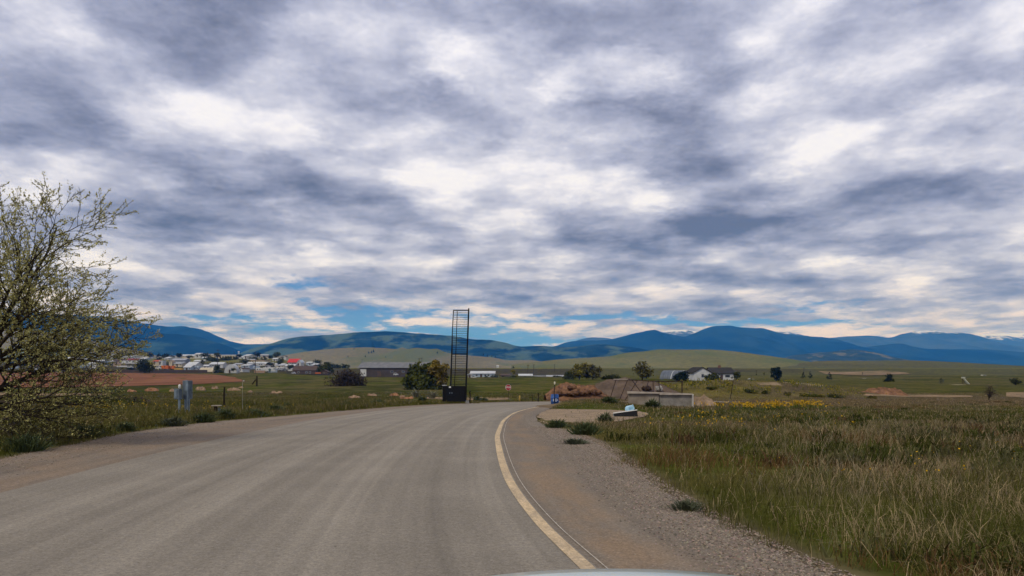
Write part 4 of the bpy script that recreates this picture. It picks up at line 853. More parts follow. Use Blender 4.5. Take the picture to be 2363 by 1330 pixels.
for px, py, w, h, lab in ((1300, 908, 34, 9, 'broken clods at the left foot of the red soil heap'), (1338, 906, 40, 11, 'large broken clods in the middle front of the red soil heap'), (1375, 905, 26, 9, 'dark clods at the right foot of the red soil heap'), (1322, 896, 22, 8, 'clods halfway up the red soil heap')):
    rubble(px, py, w, h, mat('dark_red_clods', (.15, .08, .045), .95, .3, 2., c2=(.05, .03, .02)), lab, 85.7 if py < 900 else 84.8, 12, 'soil_clods', .5, cat='soil', onslope=True)
# trestle of rusty pipe on the mound
def trestle():
    Y = 86.; s = Y / F; z0 = zpx(905, Y); t = empty('pipe_trestle', ((1500 - CX) * s, Y, z0), 0, 'rusty pipe trestle with splayed legs in front of the brown mound', 'trestle')
    X = lambda px: (px - 1500) * s; Z = lambda py: (905 - py) * s
    MB().tube([(X(1416), 0, Z(876.5)), (X(1450), 0, Z(876.8)), (X(1500), 0, Z(879.5)), (X(1537), 0, Z(881)), (X(1577), 0, Z(879.5))], .055, 6).build('rail', rust, t)
    MB().box(X(1416), X(1449), -.12, .12, Z(876.4), Z(874.8)).build('plank', conc_l, t)
    for a, b in ((1421, 1412.5), (1448, 1437), (1459, 1479), (1471, 1454), (1497, 1489), (1507, 1507.5), (1519, 1524)):
        MB().tube([(X(a), 0, Z(878)), (X(b + (b - a) * .65), 0, Z(923))], .045, 5).build('leg', rust, t)
    MB().tube([(X(1574), 0, Z(880)), (X(1573.5), 0, Z(924))], .07, 6).build('end_post', rust, t)
    for px, w, lab in ((1492, 18, 'dark scrap heap under the left of the pipe trestle'), (1520, 14, 'pale scrap beam pile under the right of the pipe trestle')):
        rubble(px, 897, w, 8, rust if w == 18 else mat('pale_scrap', (.3, .28, .25)), lab, 92.6, 8, 'scrap_heap', .5, cat='scrap', onslope=True)
    p = empty('leaning_pole', ((1685 - CX) * 82 / F, 82, zpx(917, 82)), 0, 'thin dark pole leaning right in the dry grass below the white house', 'pole'); sp = 82 / F
    MB().tube([(0, 0, -.2), (7.2 * sp, 0, 39 * sp)], .035, 6).build('shaft', wood_d, p); MB().box(6.2 * sp, 8.2 * sp, -.04, .04, 39 * sp, 40.4 * sp).build('cap', rust, p)
trestle()
# front of the car we sit in: its hood fills the bottom edge of the view
def car():
    cp = bpy.data.materials.new('pale_car_paint'); cp.use_nodes = True; b = cp.node_tree.nodes['Principled BSDF']; b.inputs['Base Color'].default_value = (.47, .52, .46, 1); b.inputs['Roughness'].default_value = .3; b.inputs['Coat Weight'].default_value = .6; b.inputs['Coat Roughness'].default_value = .08
    t = empty('car', (.27, 0, 0), 0, 'pale car whose rounded hood shows at the bottom edge of the road', 'car')
    nx, ny = 33, 22; xs = np.linspace(-.72, .72, nx); ys = np.linspace(.72, 2.16, ny); Xg, Yg = np.meshgrid(xs, ys, indexing='ij')
    crest = 1.026 - .088 * np.clip((2.02 - Yg) / 1.3, 0, 1) * -1.05 - .0
    Zg = crest - .165 * Xg**2 - .17 * np.abs(Xg / .72)**6 - .34 * np.clip((Yg - 2.0) / .16, 0, 1)**2.2
    ii = np.arange(nx * ny).reshape(nx, ny); q = np.stack([ii[:-1, :-1], ii[1:, :-1], ii[1:, 1:], ii[:-1, 1:]], -1).reshape(-1, 4)
    h = mesh_obj('hood', np.stack([Xg, Yg, Zg], -1).reshape(-1, 3), q, cp, t, True); so = h.modifiers.new('thickness', 'SOLIDIFY'); so.thickness = .012; so.offset = -1
    for sgn in (-1, 1):
        pr = [(.725, .45), (.90, .42), (.92, .62), (.90, .80), (.84, .90), (.76, .925), (.725, .915)]
        bevel(MB().prism([(sgn * a, c) for a, c in pr][::sgn], .74, 2.08).build('fender', cp, t), .03, 3)
        w = MB().tube([(sgn * .72, 1.62, .36), (sgn * .945, 1.62, .36)], .36, 24).build('wheel', rub, t); MB().tube([(sgn * .93, 1.62, .36), (sgn * .955, 1.62, .36)], .22, 20).build('rim', galv, w)
        bevel(MB().box(min(sgn*.45, sgn*.88), max(sgn*.45, sgn*.88), 2.08, 2.15, .62, .78).build('headlight', glass, t), .02)
    bevel(MB().box(-.90, .90, 2.02, 2.22, .30, .60).build('bumper', cp, t), .05, 3); MB().box(-.42, .42, 2.10, 2.17, .61, .78).build('grille', steel_b, t)
    MB().box(-.85, .85, .60, .735, .30, .95).build('firewall', steel_b, t)
car()
# ------------------------------------------------------------------ buildings, vehicles and poles of the valley
def M(n, c, r=.8, **k): return mat(n, c, r, k.pop('var', .1), k.pop('scale', .6), **k)
wh = M('white_siding', (.52, .52, .50)); cr = M('cream_siding', (.50, .43, .30)); gy = M('grey_siding', (.24, .25, .27)); br = M('brown_siding', (.085, .055, .040)); dk = M('dark_brown_siding', (.055, .043, .040))
tan = M('tan_siding', (.30, .215, .135)); rd_ = M('orange_red_paint', (.42, .085, .03)); wroof = M('white_metal_roof', (.50, .51, .51), .6); groof = M('grey_metal_roof', (.33, .34, .36), .5); lroof = M('pale_metal_roof', (.17, .172, .178), .85)
droof = M('dark_shingle_roof', (.045, .042, .040), .9); broof = M('brown_roof', (.075, .048, .035)); redroof = M('red_roof', (.50, .035, .03)); bluew = M('pale_blue_siding', (.36, .43, .50)); dark_in = M('dark_opening', (.02, .02, .022))
def bld(name, label, px0, px1, ptop, peave, pbase, kind='gx', wm=wh, rm=wroof, depth=9., Y=None, rz=0., win=2, door=True, doorm=None, chim=False, overhang=.35, cat='building', group=None, big_door=None, wtall=.35):
    cx = (px0 + px1) / 2
    if Y is None: x, Y, z = G(cx, pbase)
    else: x = (cx - CX) * Y / F; z = zpx(pbase, Y)
    s = Y / F; w = (px1 - px0) * s / 2; he = (pbase - peave) * s; hr = (pbase - ptop) * s
    t = empty(name, (x, Y, z), R(rz), label, cat, group); o_ = overhang; bot = -1.2
    if kind == 'gx':
        MB().box(-w, w, 0, depth, bot, he).add([(-w, 0, he), (-w, depth, he), (-w, depth/2, hr - .12)], [(0, 1, 2)]).add([(w, 0, he), (w, depth, he), (w, depth/2, hr - .12)], [(0, 2, 1)]).build('wall', wm, t)
        d = depth / 2; sl = (hr - he) / d
        for a, b in ((-o_, d), (depth + o_, d)):
            za = he - sl * o_; MB().add([(-w-o_, a, za), (w+o_, a, za), (w+o_, b, hr), (-w-o_, b, hr), (-w-o_, a, za + .18), (w+o_, a, za + .18), (w+o_, b, hr + .18), (-w-o_, b, hr + .18)], [(0,1,2,3),(4,7,6,5),(0,4,5,1),(1,5,6,2),(2,6,7,3),(3,7,4,0)]).build('roof', rm, t)
    elif kind == 'gy':
        MB().prism([(-w, bot), (w, bot), (w, he), (0, hr - .1), (-w, he)], 0, depth).build('wall', wm, t); sl = (hr - he) / w
        for sg in (-1, 1):
            MB().prism([(sg * (w + o_), he - sl * o_), (0, hr), (0, hr + .2), (sg * (w + o_), he - sl * o_ + .2)], -o_, depth + o_).build('roof', rm, t)
    elif kind == 'flat':
        MB().box(-w, w, 0, depth, bot, he).build('wall', wm, t); MB().box(-w - .15, w + .15, -.15, depth + .15, he, max(hr, he + .12)).build('roof', rm, t)
    elif kind in ('arch', 'archx'):
        prof = lambda k0, k1, r0, r1: [(math.cos(a) * r0, math.sin(a) * r1) for a in np.linspace(k0, k1, 17)]
        if kind == 'arch':
            MB().prism(prof(0, math.pi, w * .96, hr * .96) + [(-w * .96, bot), (w * .96, bot)], .1, depth - .1).build('wall', wm, t)
            a, b = prof(0, math.pi, w, hr), prof(0, math.pi, w * .965, hr * .965); 
            MB().prism([(w, bot)] + a + [(-w, bot), (-w*.965, bot)] + b[::-1] + [(w*.965, bot)], 0, depth).build('roof', rm, t)
        else:
            d = depth / 2; P_ = [(d - math.cos(a) * d, math.sin(a) * hr) for a in np.linspace(0, math.pi, 17)]; n = len(P_)
            MB().add([(-w, a, b) for a, b in P_] + [(w, a, b) for a, b in P_], [(i, i+1, n+i+1, n+i) for i in range(n-1)]).build('roof', rm, t, True)
            MB().add([(w - .2, a, b) for a, b in P_] + [(w - .2, depth, bot), (w - .2, 0, bot)], [tuple(range(n + 2))]).add([(-w + .2, a, b) for a, b in P_] + [(-w + .2, depth, bot), (-w + .2, 0, bot)], [tuple(range(n + 1, -1, -1))]).build('wall', wm, t)
    if kind != 'archx':
        ww = min(w * .30, 1.0); spots = np.linspace(-w, w, win + 2)[1:-1] if win else []
        for k, a in enumerate(spots):
            if door and k == win // 2 and win > 1: a += ww * 1.2
            zc = he * .58; hh_ = min(.6, he * wtall * .55)
            f_ = MB().box(a - ww*.5, a + ww*.5, -.05, -.005, zc - hh_, zc + hh_).build('window', wh if wm not in (wh,) else gy, t)
            MB().box(a - ww*.40, a + ww*.40, -.075, -.052, zc - hh_*.8, zc + hh_*.8).build('pane', glass, f_)
        if door:
            a = -w * .12 if win != 1 else -w * .5; MB().box(a - .45, a + .45, -.06, -.008, -.3, min(2.1, he * .85)).build('door', doorm or broof, t)
    if big_door:
        a, b, hh_ = big_door; MB().box(w * a, w * b, -.06, -.008, -.3, he * hh_).build('garage_door', doorm or wh, t)
    if chim:
        MB().box(-.4, .4, depth * .5 - .4, depth * .5 + .4, hr - .4, hr + .9).build('chimney', M('chimney_brick', (.16, .08, .06)), t)
    return t
# long dark barn with a pale roof
def barn():
    Y = 330.; s = Y / F; X = lambda p: (p - CX) * s; z0 = zpx(867.5, Y)
    t = empty('barn', (X(830), Y, z0), R(-9), 'long low dark brown barn with pale metal roof behind the willow', 'barn')
    e = (867.5 - 848.5) * s; L = 165 * s; D = 9.; hr = (867.5 - 837) * s
    MB().box(0, L, 0, D, -1.5, e).add([(0, 0, e), (0, D, e), (0, D/2, hr - .15)], [(0, 1, 2)]).add([(L, 0, e), (L, D, e), (L, D/2, hr - .15)], [(0, 2, 1)]).build('wall', dk, t)
    for a, b in ((-.5, D/2), (D + .5, D/2)):
        za = e - .5 * (hr - e) / (D/2); MB().add([(-.6, a, za), (L+.5, a, za), (L+.5, b, hr), (-.6, b, hr), (-.6, a, za+.2), (L+.5, a, za+.2), (L+.5, b, hr+.2), (-.6, b, hr+.2)], [(0,1,2,3),(4,7,6,5),(0,4,5,1),(1,5,6,2),(2,6,7,3),(3,7,4,0)]).build('roof', lroof, t)
    MB().box(.3, 3.0, -.08, -.01, -.2, e * .82).build('garage_door', wh, t); MB().box(8.0, 9.6, -.06, -.01, -.2, 2.0).build('door', br, t)
    for a in (14, 19, 24): f_ = MB().box(a, a + 1.2, -.06, -.01, 1.3, 2.2).build('window', gy, t); MB().box(a + .1, a + 1.1, -.08, -.062, 1.4, 2.1).build('pane', glass, f_)
barn()
bld('house', 'white house with dark shingle roof, its gable end towards the road', 1601, 1642, 848.5, 860.5, 877, 'gy', wh, droof, 14, 255, 0, 1, False, wtall=.5)
bld('house_wing', 'dark roofed long wing running right from the white house behind trees', 1642.6, 1694, 849.3, 862, 877, 'gx', wh, droof, 9, 257.2, 0, 3, True, chim=True, cat='house')
def merge(a, b):        # b's walls and roof belong to a
    for c in list(b.children): c.parent = a; c.location = c.location + b.location - a.location; c.name = c.name
    bpy.data.objects.remove(b)
_h = [o for o in col.objects if o.get('label', '').startswith('white house with dark shingle')][0]; merge(_h, [o for o in col.objects if o.name == 'house_wing'][0]); _h['label'] = 'white house with a dark shingle roof, gable end towards us and a long wing'
def quonset():
    Y = 285.; s = Y / F; t = empty('quonset_hut', ((1522 - CX) * s, Y, zpx(878, Y)), R(-38), 'corrugated grey quonset hut left of the white house', 'shed')
    L, Rr = 12.5, 3.9; an = np.linspace(0, math.pi, 33)
    rr = lambda i: Rr; P_ = [(Rr - math.cos(a) * Rr, math.sin(a) * Rr * .95) for a in an]; n = len(P_)
    cm = mat('corrugated_metal', (.11, .125, .145), .45, .2, .8, metal=.3, streak=(6, .3, .3))
    xs = np.linspace(0, L, 90); V = [(x, a, b * (1 + .008 * (i % 2))) for i, x in enumerate(xs) for a, b in P_]; MB().add(V, [(i*n+k, i*n+k+1, (i+1)*n+k+1, (i+1)*n+k) for i in range(len(xs)-1) for k in range(n-1)]).build('roof', cm, t)
    for x0, nm in ((L - .3, 'end_wall'), (.3, 'end_wall')): MB().add([(x0, a, b * .97) for a, b in P_] + [(x0, 2*Rr, -1), (x0, 0, -1)], [tuple(range(n + 2))]).build(nm, M('tan_end_wall', (.27, .23, .15)), t)
    for x0 in (4.4, 8.2): MB().add([(x, a - (.02 if a < Rr else -.02), b * 1.012) for x in (x0, x0 + .35) for a, b in P_], [(k, k+1, n+k+1, n+k) for k in range(n-1)]).build('skylight_strip', M('pale_skylight', (.42, .43, .42)), t)
    MB().box(L - .28, L - .2, Rr - 1.2, Rr + 1.2, -.2, 2.4).build('door', M('shed_door', (.12, .10, .08)), t)
quonset()
# central middle distance, left to right
bld('barn', 'white roofed pale barn just right of the black tower', 1086, 1141, 857.5, 862.5, 871.5, 'gx', bluew, wroof, 12, 330, 0, 3, True)
bld('shed', 'small white shed touching the left of the white roofed barn', 1080, 1088, 862.5, 865, 872, 'gy', wh, wh, 4, 326, 0, 0, True, cat='shed')
bld('shed', 'brown shack with dark doorway under the small lime tree', 1155, 1176, 864, 867, 873, 'gx', tan, broof, 5, 332, 0, 1, True, cat='shed')
bld('house', 'pale cream low house left of the long grey roofs', 1198, 1228, 864, 867.5, 874, 'gx', cr, wroof, 7, 338, 0, 3, True)
bld('house', 'long low grey roofed building between cream house and bushy trees', 1232, 1262, 867.5, 871, 875.5, 'gx', bluew, lroof, 8, 345, 0, 2, True)
bld('house', 'grey gabled long shed touching the bushy trees', 1263, 1300, 867, 871.5, 876.5, 'gx', gy, groof, 9, 340, 0, 2, True)
bld('house', 'tiny white hilltop house on the grass slope right of the tower', 1146, 1151, 843.5, 845, 847, 'gx', wh, wroof, 8, 1180, 0, 0, False)
bld('shed', 'tiny white roofed barn at the foot of the grass hill', 1271, 1280, 852, 853.3, 855, 'gx', cr, wroof, 10, 640, 0, 0, False, cat='shed')
bld('shed', 'dark culvert-like shed on the terrace left of the bushy trees', 1294, 1318, 854.5, 856, 861, 'flat', gy, lroof, 5, 560, 0, 0, False, big_door=(-.5, -.1, .8), doorm=dark_in, cat='shed')
bld('house', 'white two part house behind the dark willow and barn roof', 957, 976, 840, 843, 850, 'gx', wh, wroof, 9, 420, 0, 2, True)
bld('house', 'small white gabled house at the right end of the barn roof', 978, 987, 842.5, 845.5, 851, 'gy', wh, droof, 7, 425, 0, 1, True)
# the town on the left, roughly from near to far
T = [
 ('house', 'dark brown low house with broad gable roof at the right end of town', 676, 728, 845, 855, 866, 'gx', br, broof, 10, 410, 4, 3, True),
 ('house', 'white metal roofed house behind the dark brown house', 706, 732, 845.5, 849, 856, 'gx', wh, wroof, 9, 440, 0, 2, True),
 ('shed', 'brown shack with low gable right of the dark brown house', 738, 757, 854.5, 859, 866, 'gy', br, broof, 5, 405, 0, 1, True),
 ('house', 'white building with a bright red roof, tallest in town', 664, 688, 828.5, 836.5, 846, 'gx', wh, redroof, 10, 520, -6, 3, True),
 ('house', 'white gabled wing attached right of the red roofed building', 686, 694, 831, 836, 846, 'gy', wh, wroof, 9, 519, 0, 1, True),
 ('house', 'white roofed house just below the red roofed building', 658, 679, 841, 845, 852, 'gx', wh, wroof, 8, 480, 0, 2, True),
 ('warehouse', 'beige flat roofed block with a window band above the white trailers', 561, 611, 831, 833, 840, 'flat', cr, tan, 14, 600, 0, 5, True),
 ('house', 'long white shed roofed house in front of the beige block', 570, 612, 836.3, 839, 844.5, 'gx', wh, wroof, 9, 560, 0, 4, True),
 ('house', 'pale house between the beige block and white storage tank', 612, 626, 837, 840, 845, 'gx', cr, wroof, 8, 558, 0, 1, True),
 ('house', 'white house with gable behind the left utility pole', 484, 514, 836.5, 841, 848, 'gx', wh, wroof, 9, 530, 0, 3, True),
 ('greenhouse', 'white rounded tent like greenhouse at the right of town centre', 518, 545, 840.5, 852, 860, 'arch', wh, wroof, 11, 440, 10, 0, True),
 ('warehouse', 'long low white flat building behind the greenhouse', 499, 556, 832.6, 834.4, 838, 'flat', wh, lroof, 12, 640, 0, 5, True),
 ('warehouse', 'white commercial block with dark arched openings on the bench', 503, 544, 819, 820.5, 827, 'flat', cr, wroof, 14, 790, 0, 0, False),
 ('warehouse', 'cream block at the left end of the arched commercial row', 474, 498, 817, 819, 823.5, 'flat', cr, wroof, 14, 800, 0, 2, False),
 ('warehouse', 'white long roofed building above the dark hedge left of the cream block', 415, 453, 818.5, 821.5, 826, 'gx', cr, wroof, 14, 780, 0, 4, True),
 ('warehouse', 'small white roof with a thin mast on the skyline', 392, 407, 821, 823, 826, 'flat', wh, wroof, 9, 770, 0, 0, False),
 ('warehouse', 'grey low roof just right of the tall pine', 375, 391, 822.5, 824, 827, 'gx', gy, groof, 10, 760, 0, 0, False),
 ('house', 'white tiny house at the right end of the skyline row', 552, 562, 822.3, 824.5, 828, 'gx', wh, wroof, 8, 760, 0, 1, False),
 ('house', 'grey two storey house above the orange trucks', 397, 427, 828, 831.5, 843, 'gx', gy, groof, 9, 560, 0, 4, True),
 ('shed', 'tall narrow tan shed left of the grey two storey house', 390, 397, 832, 834.5, 843, 'gy', cr, tan, 5, 540, 0, 1, False),
 ('house', 'small white box house left of the tan shed', 367, 375, 832.5, 834, 841, 'flat', wh, wroof, 6, 550, 0, 1, True),
 ('house', 'house with orange red roof right of the round bush', 353, 366, 831.5, 834.5, 841, 'gx', cr, rd_, 7, 560, 0, 1, True),
 ('house', 'white two gabled house right of the orange trucks', 428, 451, 836, 843, 853, 'gx', wh, wroof, 9, 470, -8, 3, True),
 ('house', 'white porch house in front of the two gabled house', 424, 440, 844, 848, 856, 'gx', bluew, wroof, 6, 445, 0, 2, True),
 ('house', 'cream curved roof shelter left of the dark shrub', 460, 491, 848.5, 853, 858.5, 'archx', cr, cr, 6, 440, 0, 0, False),
 ('house', 'white house among trees above the cream shelter', 447, 470, 831, 834, 839, 'gx', wh, wroof, 8, 620, 0, 2, True),
 ('house', 'brown timber house left of the long white trailer', 261, 279, 829, 833, 842, 'gx', tan, broof, 8, 540, 0, 2, True),
 ('house', 'white house with a dark red roof above the long white trailer', 290, 316, 828, 831.5, 836, 'gx', wh, M('dark_red_roof', (.22, .03, .03)), 9, 600, 0, 2, True),
 ('house', 'small white house on the slope above the brown timber house', 284, 296, 821.5, 824.5, 829, 'gx', wh, wroof, 7, 690, 0, 1, True),
 ('house', 'pale hillside house above the brown timber house, further left', 244, 258, 819.5, 823, 828, 'gx', wh, wroof, 8, 690, 0, 1, True),
 ('house', 'white cabin at the left edge of town seen through the tree', 150, 166, 824.5, 828, 834, 'gx', wh, wroof, 8, 640, 0, 1, True),
 ('warehouse', 'long white roofed shed behind the tree twigs', 118, 170, 829.5, 831.5, 836, 'gx', wh, wroof, 10, 600, 0, 2, True),
 ('house', 'white hut with pale roof behind the lowest tree branches', 205, 222, 836, 839.5, 846, 'gx', wh, wroof, 7, 480, 0, 1, True),
 ('house', 'white small house on the green hill behind the utility pole', 630, 642, 826.5, 828.5, 831, 'gx', wh, wroof, 8, 760, 0, 1, False),
 ('house', 'cream house on the skyline left of the green hill house', 580, 594, 823.5, 825.5, 829, 'gx', cr, wroof, 8, 780, 0, 1, False),
 ('shed', 'small white shed between the storage tank and red roofed building', 648, 656, 839.5, 841.5, 845.5, 'gx', wh, wroof, 5, 540, 0, 1, False)]
for a in T:
    o = bld(*a[:11], Y=a[11], rz=a[12], win=a[13], door=a[14], cat='shed' if a[0] in ('shed', 'greenhouse') else 'house' if a[0] == 'house' else 'building')
    if 'arched openings' in a[1]:
        s = 790 / F
        for k in range(6):
            c = (-15 + 6.2 * k) * s; w_ = 1.7 * s; MB().prism([(c - w_, -.2), (c + w_, -.2), (c + w_, 3.6 * s), (c + w_ * .6, 4.6 * s), (c, 5 * s), (c - w_ * .6, 4.6 * s), (c - w_, 3.6 * s)], -.1, -.01).build('arched_opening', dark_in, o)
    if 'thin mast' in a[1]: MB().tube([(-2, 2, 0), (-2, 2, 14 * 770 / F)], .12, 6).build('mast', galv, o)
_a = [o for o in col.objects if 'bright red roof' in o.get('label', '')][0]; _b = [o for o in col.objects if 'attached right' in o.get('label', '')][0]; _a.rotation_euler = (0, 0, 0); merge(_a, _b)
s = 790 / F; o = empty('water_tower', ((543 - CX) * s, 800, zpx(824, 800)), 0, 'thin pale tower rising at the right end of the arched block', 'tower'); MB().lathe([(1.0, -2), (.8, 9 * s), (.8, 11 * s)], 10).build('shaft', bluew, o); MB().lathe([(.8, 11 * s), (1.1, 11.4 * s), (.9, 13 * s)], 10).build('cap', wh, o)
s = 545 / F; o = empty('storage_tank', ((637.5 - CX) * s, 545, zpx(847, 545)), 0, 'rounded white storage tank in the middle of town', 'tank'); MB().lathe([(3.6*s, -1), (3.6*s, 5*s), (3.2*s, 7*s), (1.8*s, 8.6*s), (.2, 9*s)], 18).build('shell', wh, o, True); MB().tube([(3.7*s, 0, 0), (3.7*s, 0, 7*s)], .08, 4).build('ladder', galv, o)
# trailers, campers, trucks
def trailer(px0, px1, pt, pb, Y, m_, label, name='trailer', wheels=2, win=3, rz=0, cat='trailer', round_=.3, stripe=None):
    s = Y / F; w = (px1 - px0) * s / 2; h = (pb - pt) * s; t = empty(name, (((px0 + px1) / 2 - CX) * s, Y, zpx(pb, Y)), R(rz), label, cat); d = min(2.5, w * 1.2)
    bevel(MB().box(-w, w, 0, d, h * .16, h).build('body', m_, t), min(round_, h * .2), 3)
    for k in range(wheels):
        a = (k - (wheels - 1) / 2) * w * (.3 if wheels < 3 else .8); MB().tube([(a, -.03, h * .13), (a, .25, h * .13)], max(.18, h * .13), 12).build('wheel', rub, t)
    for a in (np.linspace(-w, w, win + 2)[1:-1] if win else []): MB().box(a - w * .13, a + w * .13, -.03, -.005, h * .55, h * .82).build('window', glass, t)
    if stripe: MB().box(-w * .96, w * .96, -.012, -.004, h * .34, h * .46).build('stripe', stripe, t)
    return t
def car_at(px0, px1, pt, pb, Y, m_, label, name='parked_car', rz=0, cat='car'):
    s = Y / F; w = (px1 - px0) * s / 2; h = (pb - pt) * s; t = empty(name, (((px0 + px1) / 2 - CX) * s, Y, zpx(pb, Y)), R(rz), label, cat)
    bevel(MB().prism([(-w, h*.2), (w, h*.2), (w, h*.55), (w*.9, h*.62), (w*.45, h*.66), (w*.25, h), (-w*.55, h), (-w*.85, h*.62), (-w, h*.56)], 0, 1.8).build('body', m_, t), .06)
    MB().prism([(w*.37, h*.68), (w*.2, h*.94), (-w*.5, h*.94), (-w*.72, h*.66)], -.02, -.004).build('window', glass, t)
    for a in (-.6, .6): MB().tube([(a*w, -.04, h*.2), (a*w, .25, h*.2)], h*.2, 12).build('wheel', rub, t)
    return t
blu = M('faded_blue_paint', (.05, .10, .2)); org = M('orange_machine_paint', (.52, .13, .03)); grn = M('round_emblem', (.05, .09, .08))
trailer(279, 321, 832.8, 841.5, 470, wh, 'long white trailer left of the round bush', wheels=3, win=2)
trailer(269, 292, 844.5, 848.5, 440, wh, 'low white flat trailer below the long one', wheels=2, win=0)
o = trailer(606, 635, 848.5, 859.5, 425, wh, 'white box trailer with a dark round emblem on its side', wheels=2, win=0)
sc = 425 / F; MB().tube([(2 * sc, -.05, 5.8 * sc), (2 * sc, -.005, 5.8 * sc)], 3.0 * sc, 20).build('emblem', grn, o); MB().box(11*sc, 13*sc, -.04, -.005, 6.5*sc, 9*sc).build('small_emblem', grn, o)
trailer(588, 606, 849.5, 860, 428, wh, 'white camper left of the box trailer with emblem', 'camper', 2, 2, cat='camper')
trailer(638, 655, 847.5, 856.5, 440, wh, 'white motorhome left of the dark brown house', 'motorhome', 2, 3, cat='camper', stripe=blu)
trailer(583, 598, 846, 852, 450, bluew, 'pale blue camper top behind the wooden fence', 'camper', 2, 2, cat='camper')
trailer(372, 388, 844, 853.5, 440, org, 'orange truck, leftmost of the orange pair', 'truck', 2, 1, cat='truck', round_=.15)
trailer(389, 402, 844.5, 853.5, 442, org, 'orange truck with lowered bed, rightmost of the orange pair', 'truck', 2, 1, cat='truck', round_=.15)
trailer(402, 420, 850, 855, 438, M('yellow_machine', (.45, .27, .06)), 'low yellow flatbed right of the orange trucks', 'flatbed', 3, 0, cat='trailer', round_=.1)
car_at(358, 370, 845.5, 853.5, 438, wh, 'white car between the round bush and the orange trucks')
car_at(293, 305, 844.5, 850, 436, wh, 'white car in front of the long trailer')
car_at(252, 261, 831, 837, 500, wh, 'white van beside the brown timber house', 'van', cat='van')
car_at(672, 681, 858.5, 864, 400, M('silver_paint', (.4, .41, .42)), 'silver car in front of the dark brown house')
car_at(651, 663, 850.5, 857, 430, M('grey_car_paint', (.16, .17, .18)), 'grey car between the motorhome and brown house')
trailer(727, 739, 860, 865.5, 400, org, 'orange low machine between the brown house and shack', 'machine', 2, 0, cat='machine', round_=.1)
trailer(190, 214, 841, 846.5, 470, bluew, 'pale blue trailer seen through the tree twigs', wheels=2, win=2)
trailer(216, 243, 842.5, 847.5, 455, wh, 'white trailer, right of the pale blue one behind the twigs', wheels=2, win=2)
trailer(168, 188, 835, 841, 520, wh, 'white camper left of the pale blue trailer behind the twigs', 'camper', 2, 2, cat='camper')
trailer(440, 459, 845, 852, 450, bluew, 'pale camper between the white houses and cream shelter', 'camper', 2, 2, cat='camper')
o = car_at(908, 919, 860.5, 867.5, 322, wh, 'white boat shaped car parked at the long barn wall', rz=10)
car_at(1088, 1099, 868, 873.5, 318, wh, 'white pickup in front of the white roofed barn', 'pickup', cat='pickup')
car_at(1141, 1150, 866, 871, 330, M('grey_car_paint', (.16, .17, .18)), 'grey car at the right of the white roofed barn')
car_at(1990, 2006, 873.5, 878, 300, wh, 'white parked truck by the far dirt clearing', 'truck', cat='truck')
car_at(1727, 1741, 873.5, 877.5, 290, M('silver_paint', (.4, .41, .42)), 'silver car right of the white house')
trailer(1960, 1997, 876.5, 880.5, 290, M('grey_trailer_paint', (.18, .18, .19)), 'grey flat trailer left of the white truck in the meadow', wheels=3, win=0, round_=.1)
trailer(2027, 2042, 876.8, 880, 285, wh, 'white low trailer left of the dark pine pair', wheels=2, win=0, round_=.1)
trailer(2178, 2231, 888.3, 894.5, 190, cr, 'long pale low trailer in the right hand meadow', 'trailer', 4, 0, round_=.2)
car_at(2080, 2091, 885, 889, 220, wh, 'small white car in the meadow left of the pale low trailer')
car_at(2266, 2279, 865.5, 869, 420, wh, 'tiny white vehicle on the far right slope')
# the crowded rows of small pale houses between the named ones
hr_ = random.Random(21); protos = []
for k in range(4):
    p_ = bld('house', 'small pale house in the crowded rows of town', 300, 300 + (13, 17, 11, 20)[k], 100 - (9, 8, 8, 7)[k], 100 - (6, 5.5, 5.2, 4.6)[k], 100, ('gx', 'gx', 'gy', 'gx')[k], (wh, cr, wh, bluew)[k], (wroof, groof, broof, wroof)[k], 8, 560, 0, (2, 2, 1, 3)[k], True, group='small pale houses in the crowded rows of town'); protos.append(p_)
def copy_tree(o, parent=None):
    c = o.copy(); col.objects.link(c)
    if parent: c.parent = parent
    for ch in list(o.children): copy_tree(ch, c)
    return c
SP = [q_ for q_ in [(104,838),(126,846),(146,842),(176,848),(186,829),(200,834),(226,832),(232,838),(262,848),(300,829),(322,846),(336,823),(328,832),(384,833),(410,846),(432,831),(452,857),(462,843),(476,830),(474,851),(496,845),(512,835),(528,846),(548,846),(556,856),(566,849),(568,828),(580,838),(602,847),(618,850),(628,856),(634,834),(646,850),(668,856),(702,860),(716,842),(726,848),(60,842),(82,850),(30,848),(456,824),(610,826),(655,828)] if (q_[0] * 7 + q_[1]) % 3 or q_[0] in (104, 126, 146, 176)]
for k, (px, py) in enumerate(SP):
    o = protos[k] if k < 4 else copy_tree(protos[k % 4]); Yh = float(np.interp(py, [820, 828, 836, 846, 852, 860], [800, 700, 620, 540, 470, 420])); sc = Yh / 560 * hr_.uniform(.8, 1.15)
    o.location = ((px - CX) * Yh / F, Yh, zpx(py, Yh)); o.scale = (sc, sc, sc); o.rotation_euler = (0, 0, R(hr_.uniform(-30, 30)))
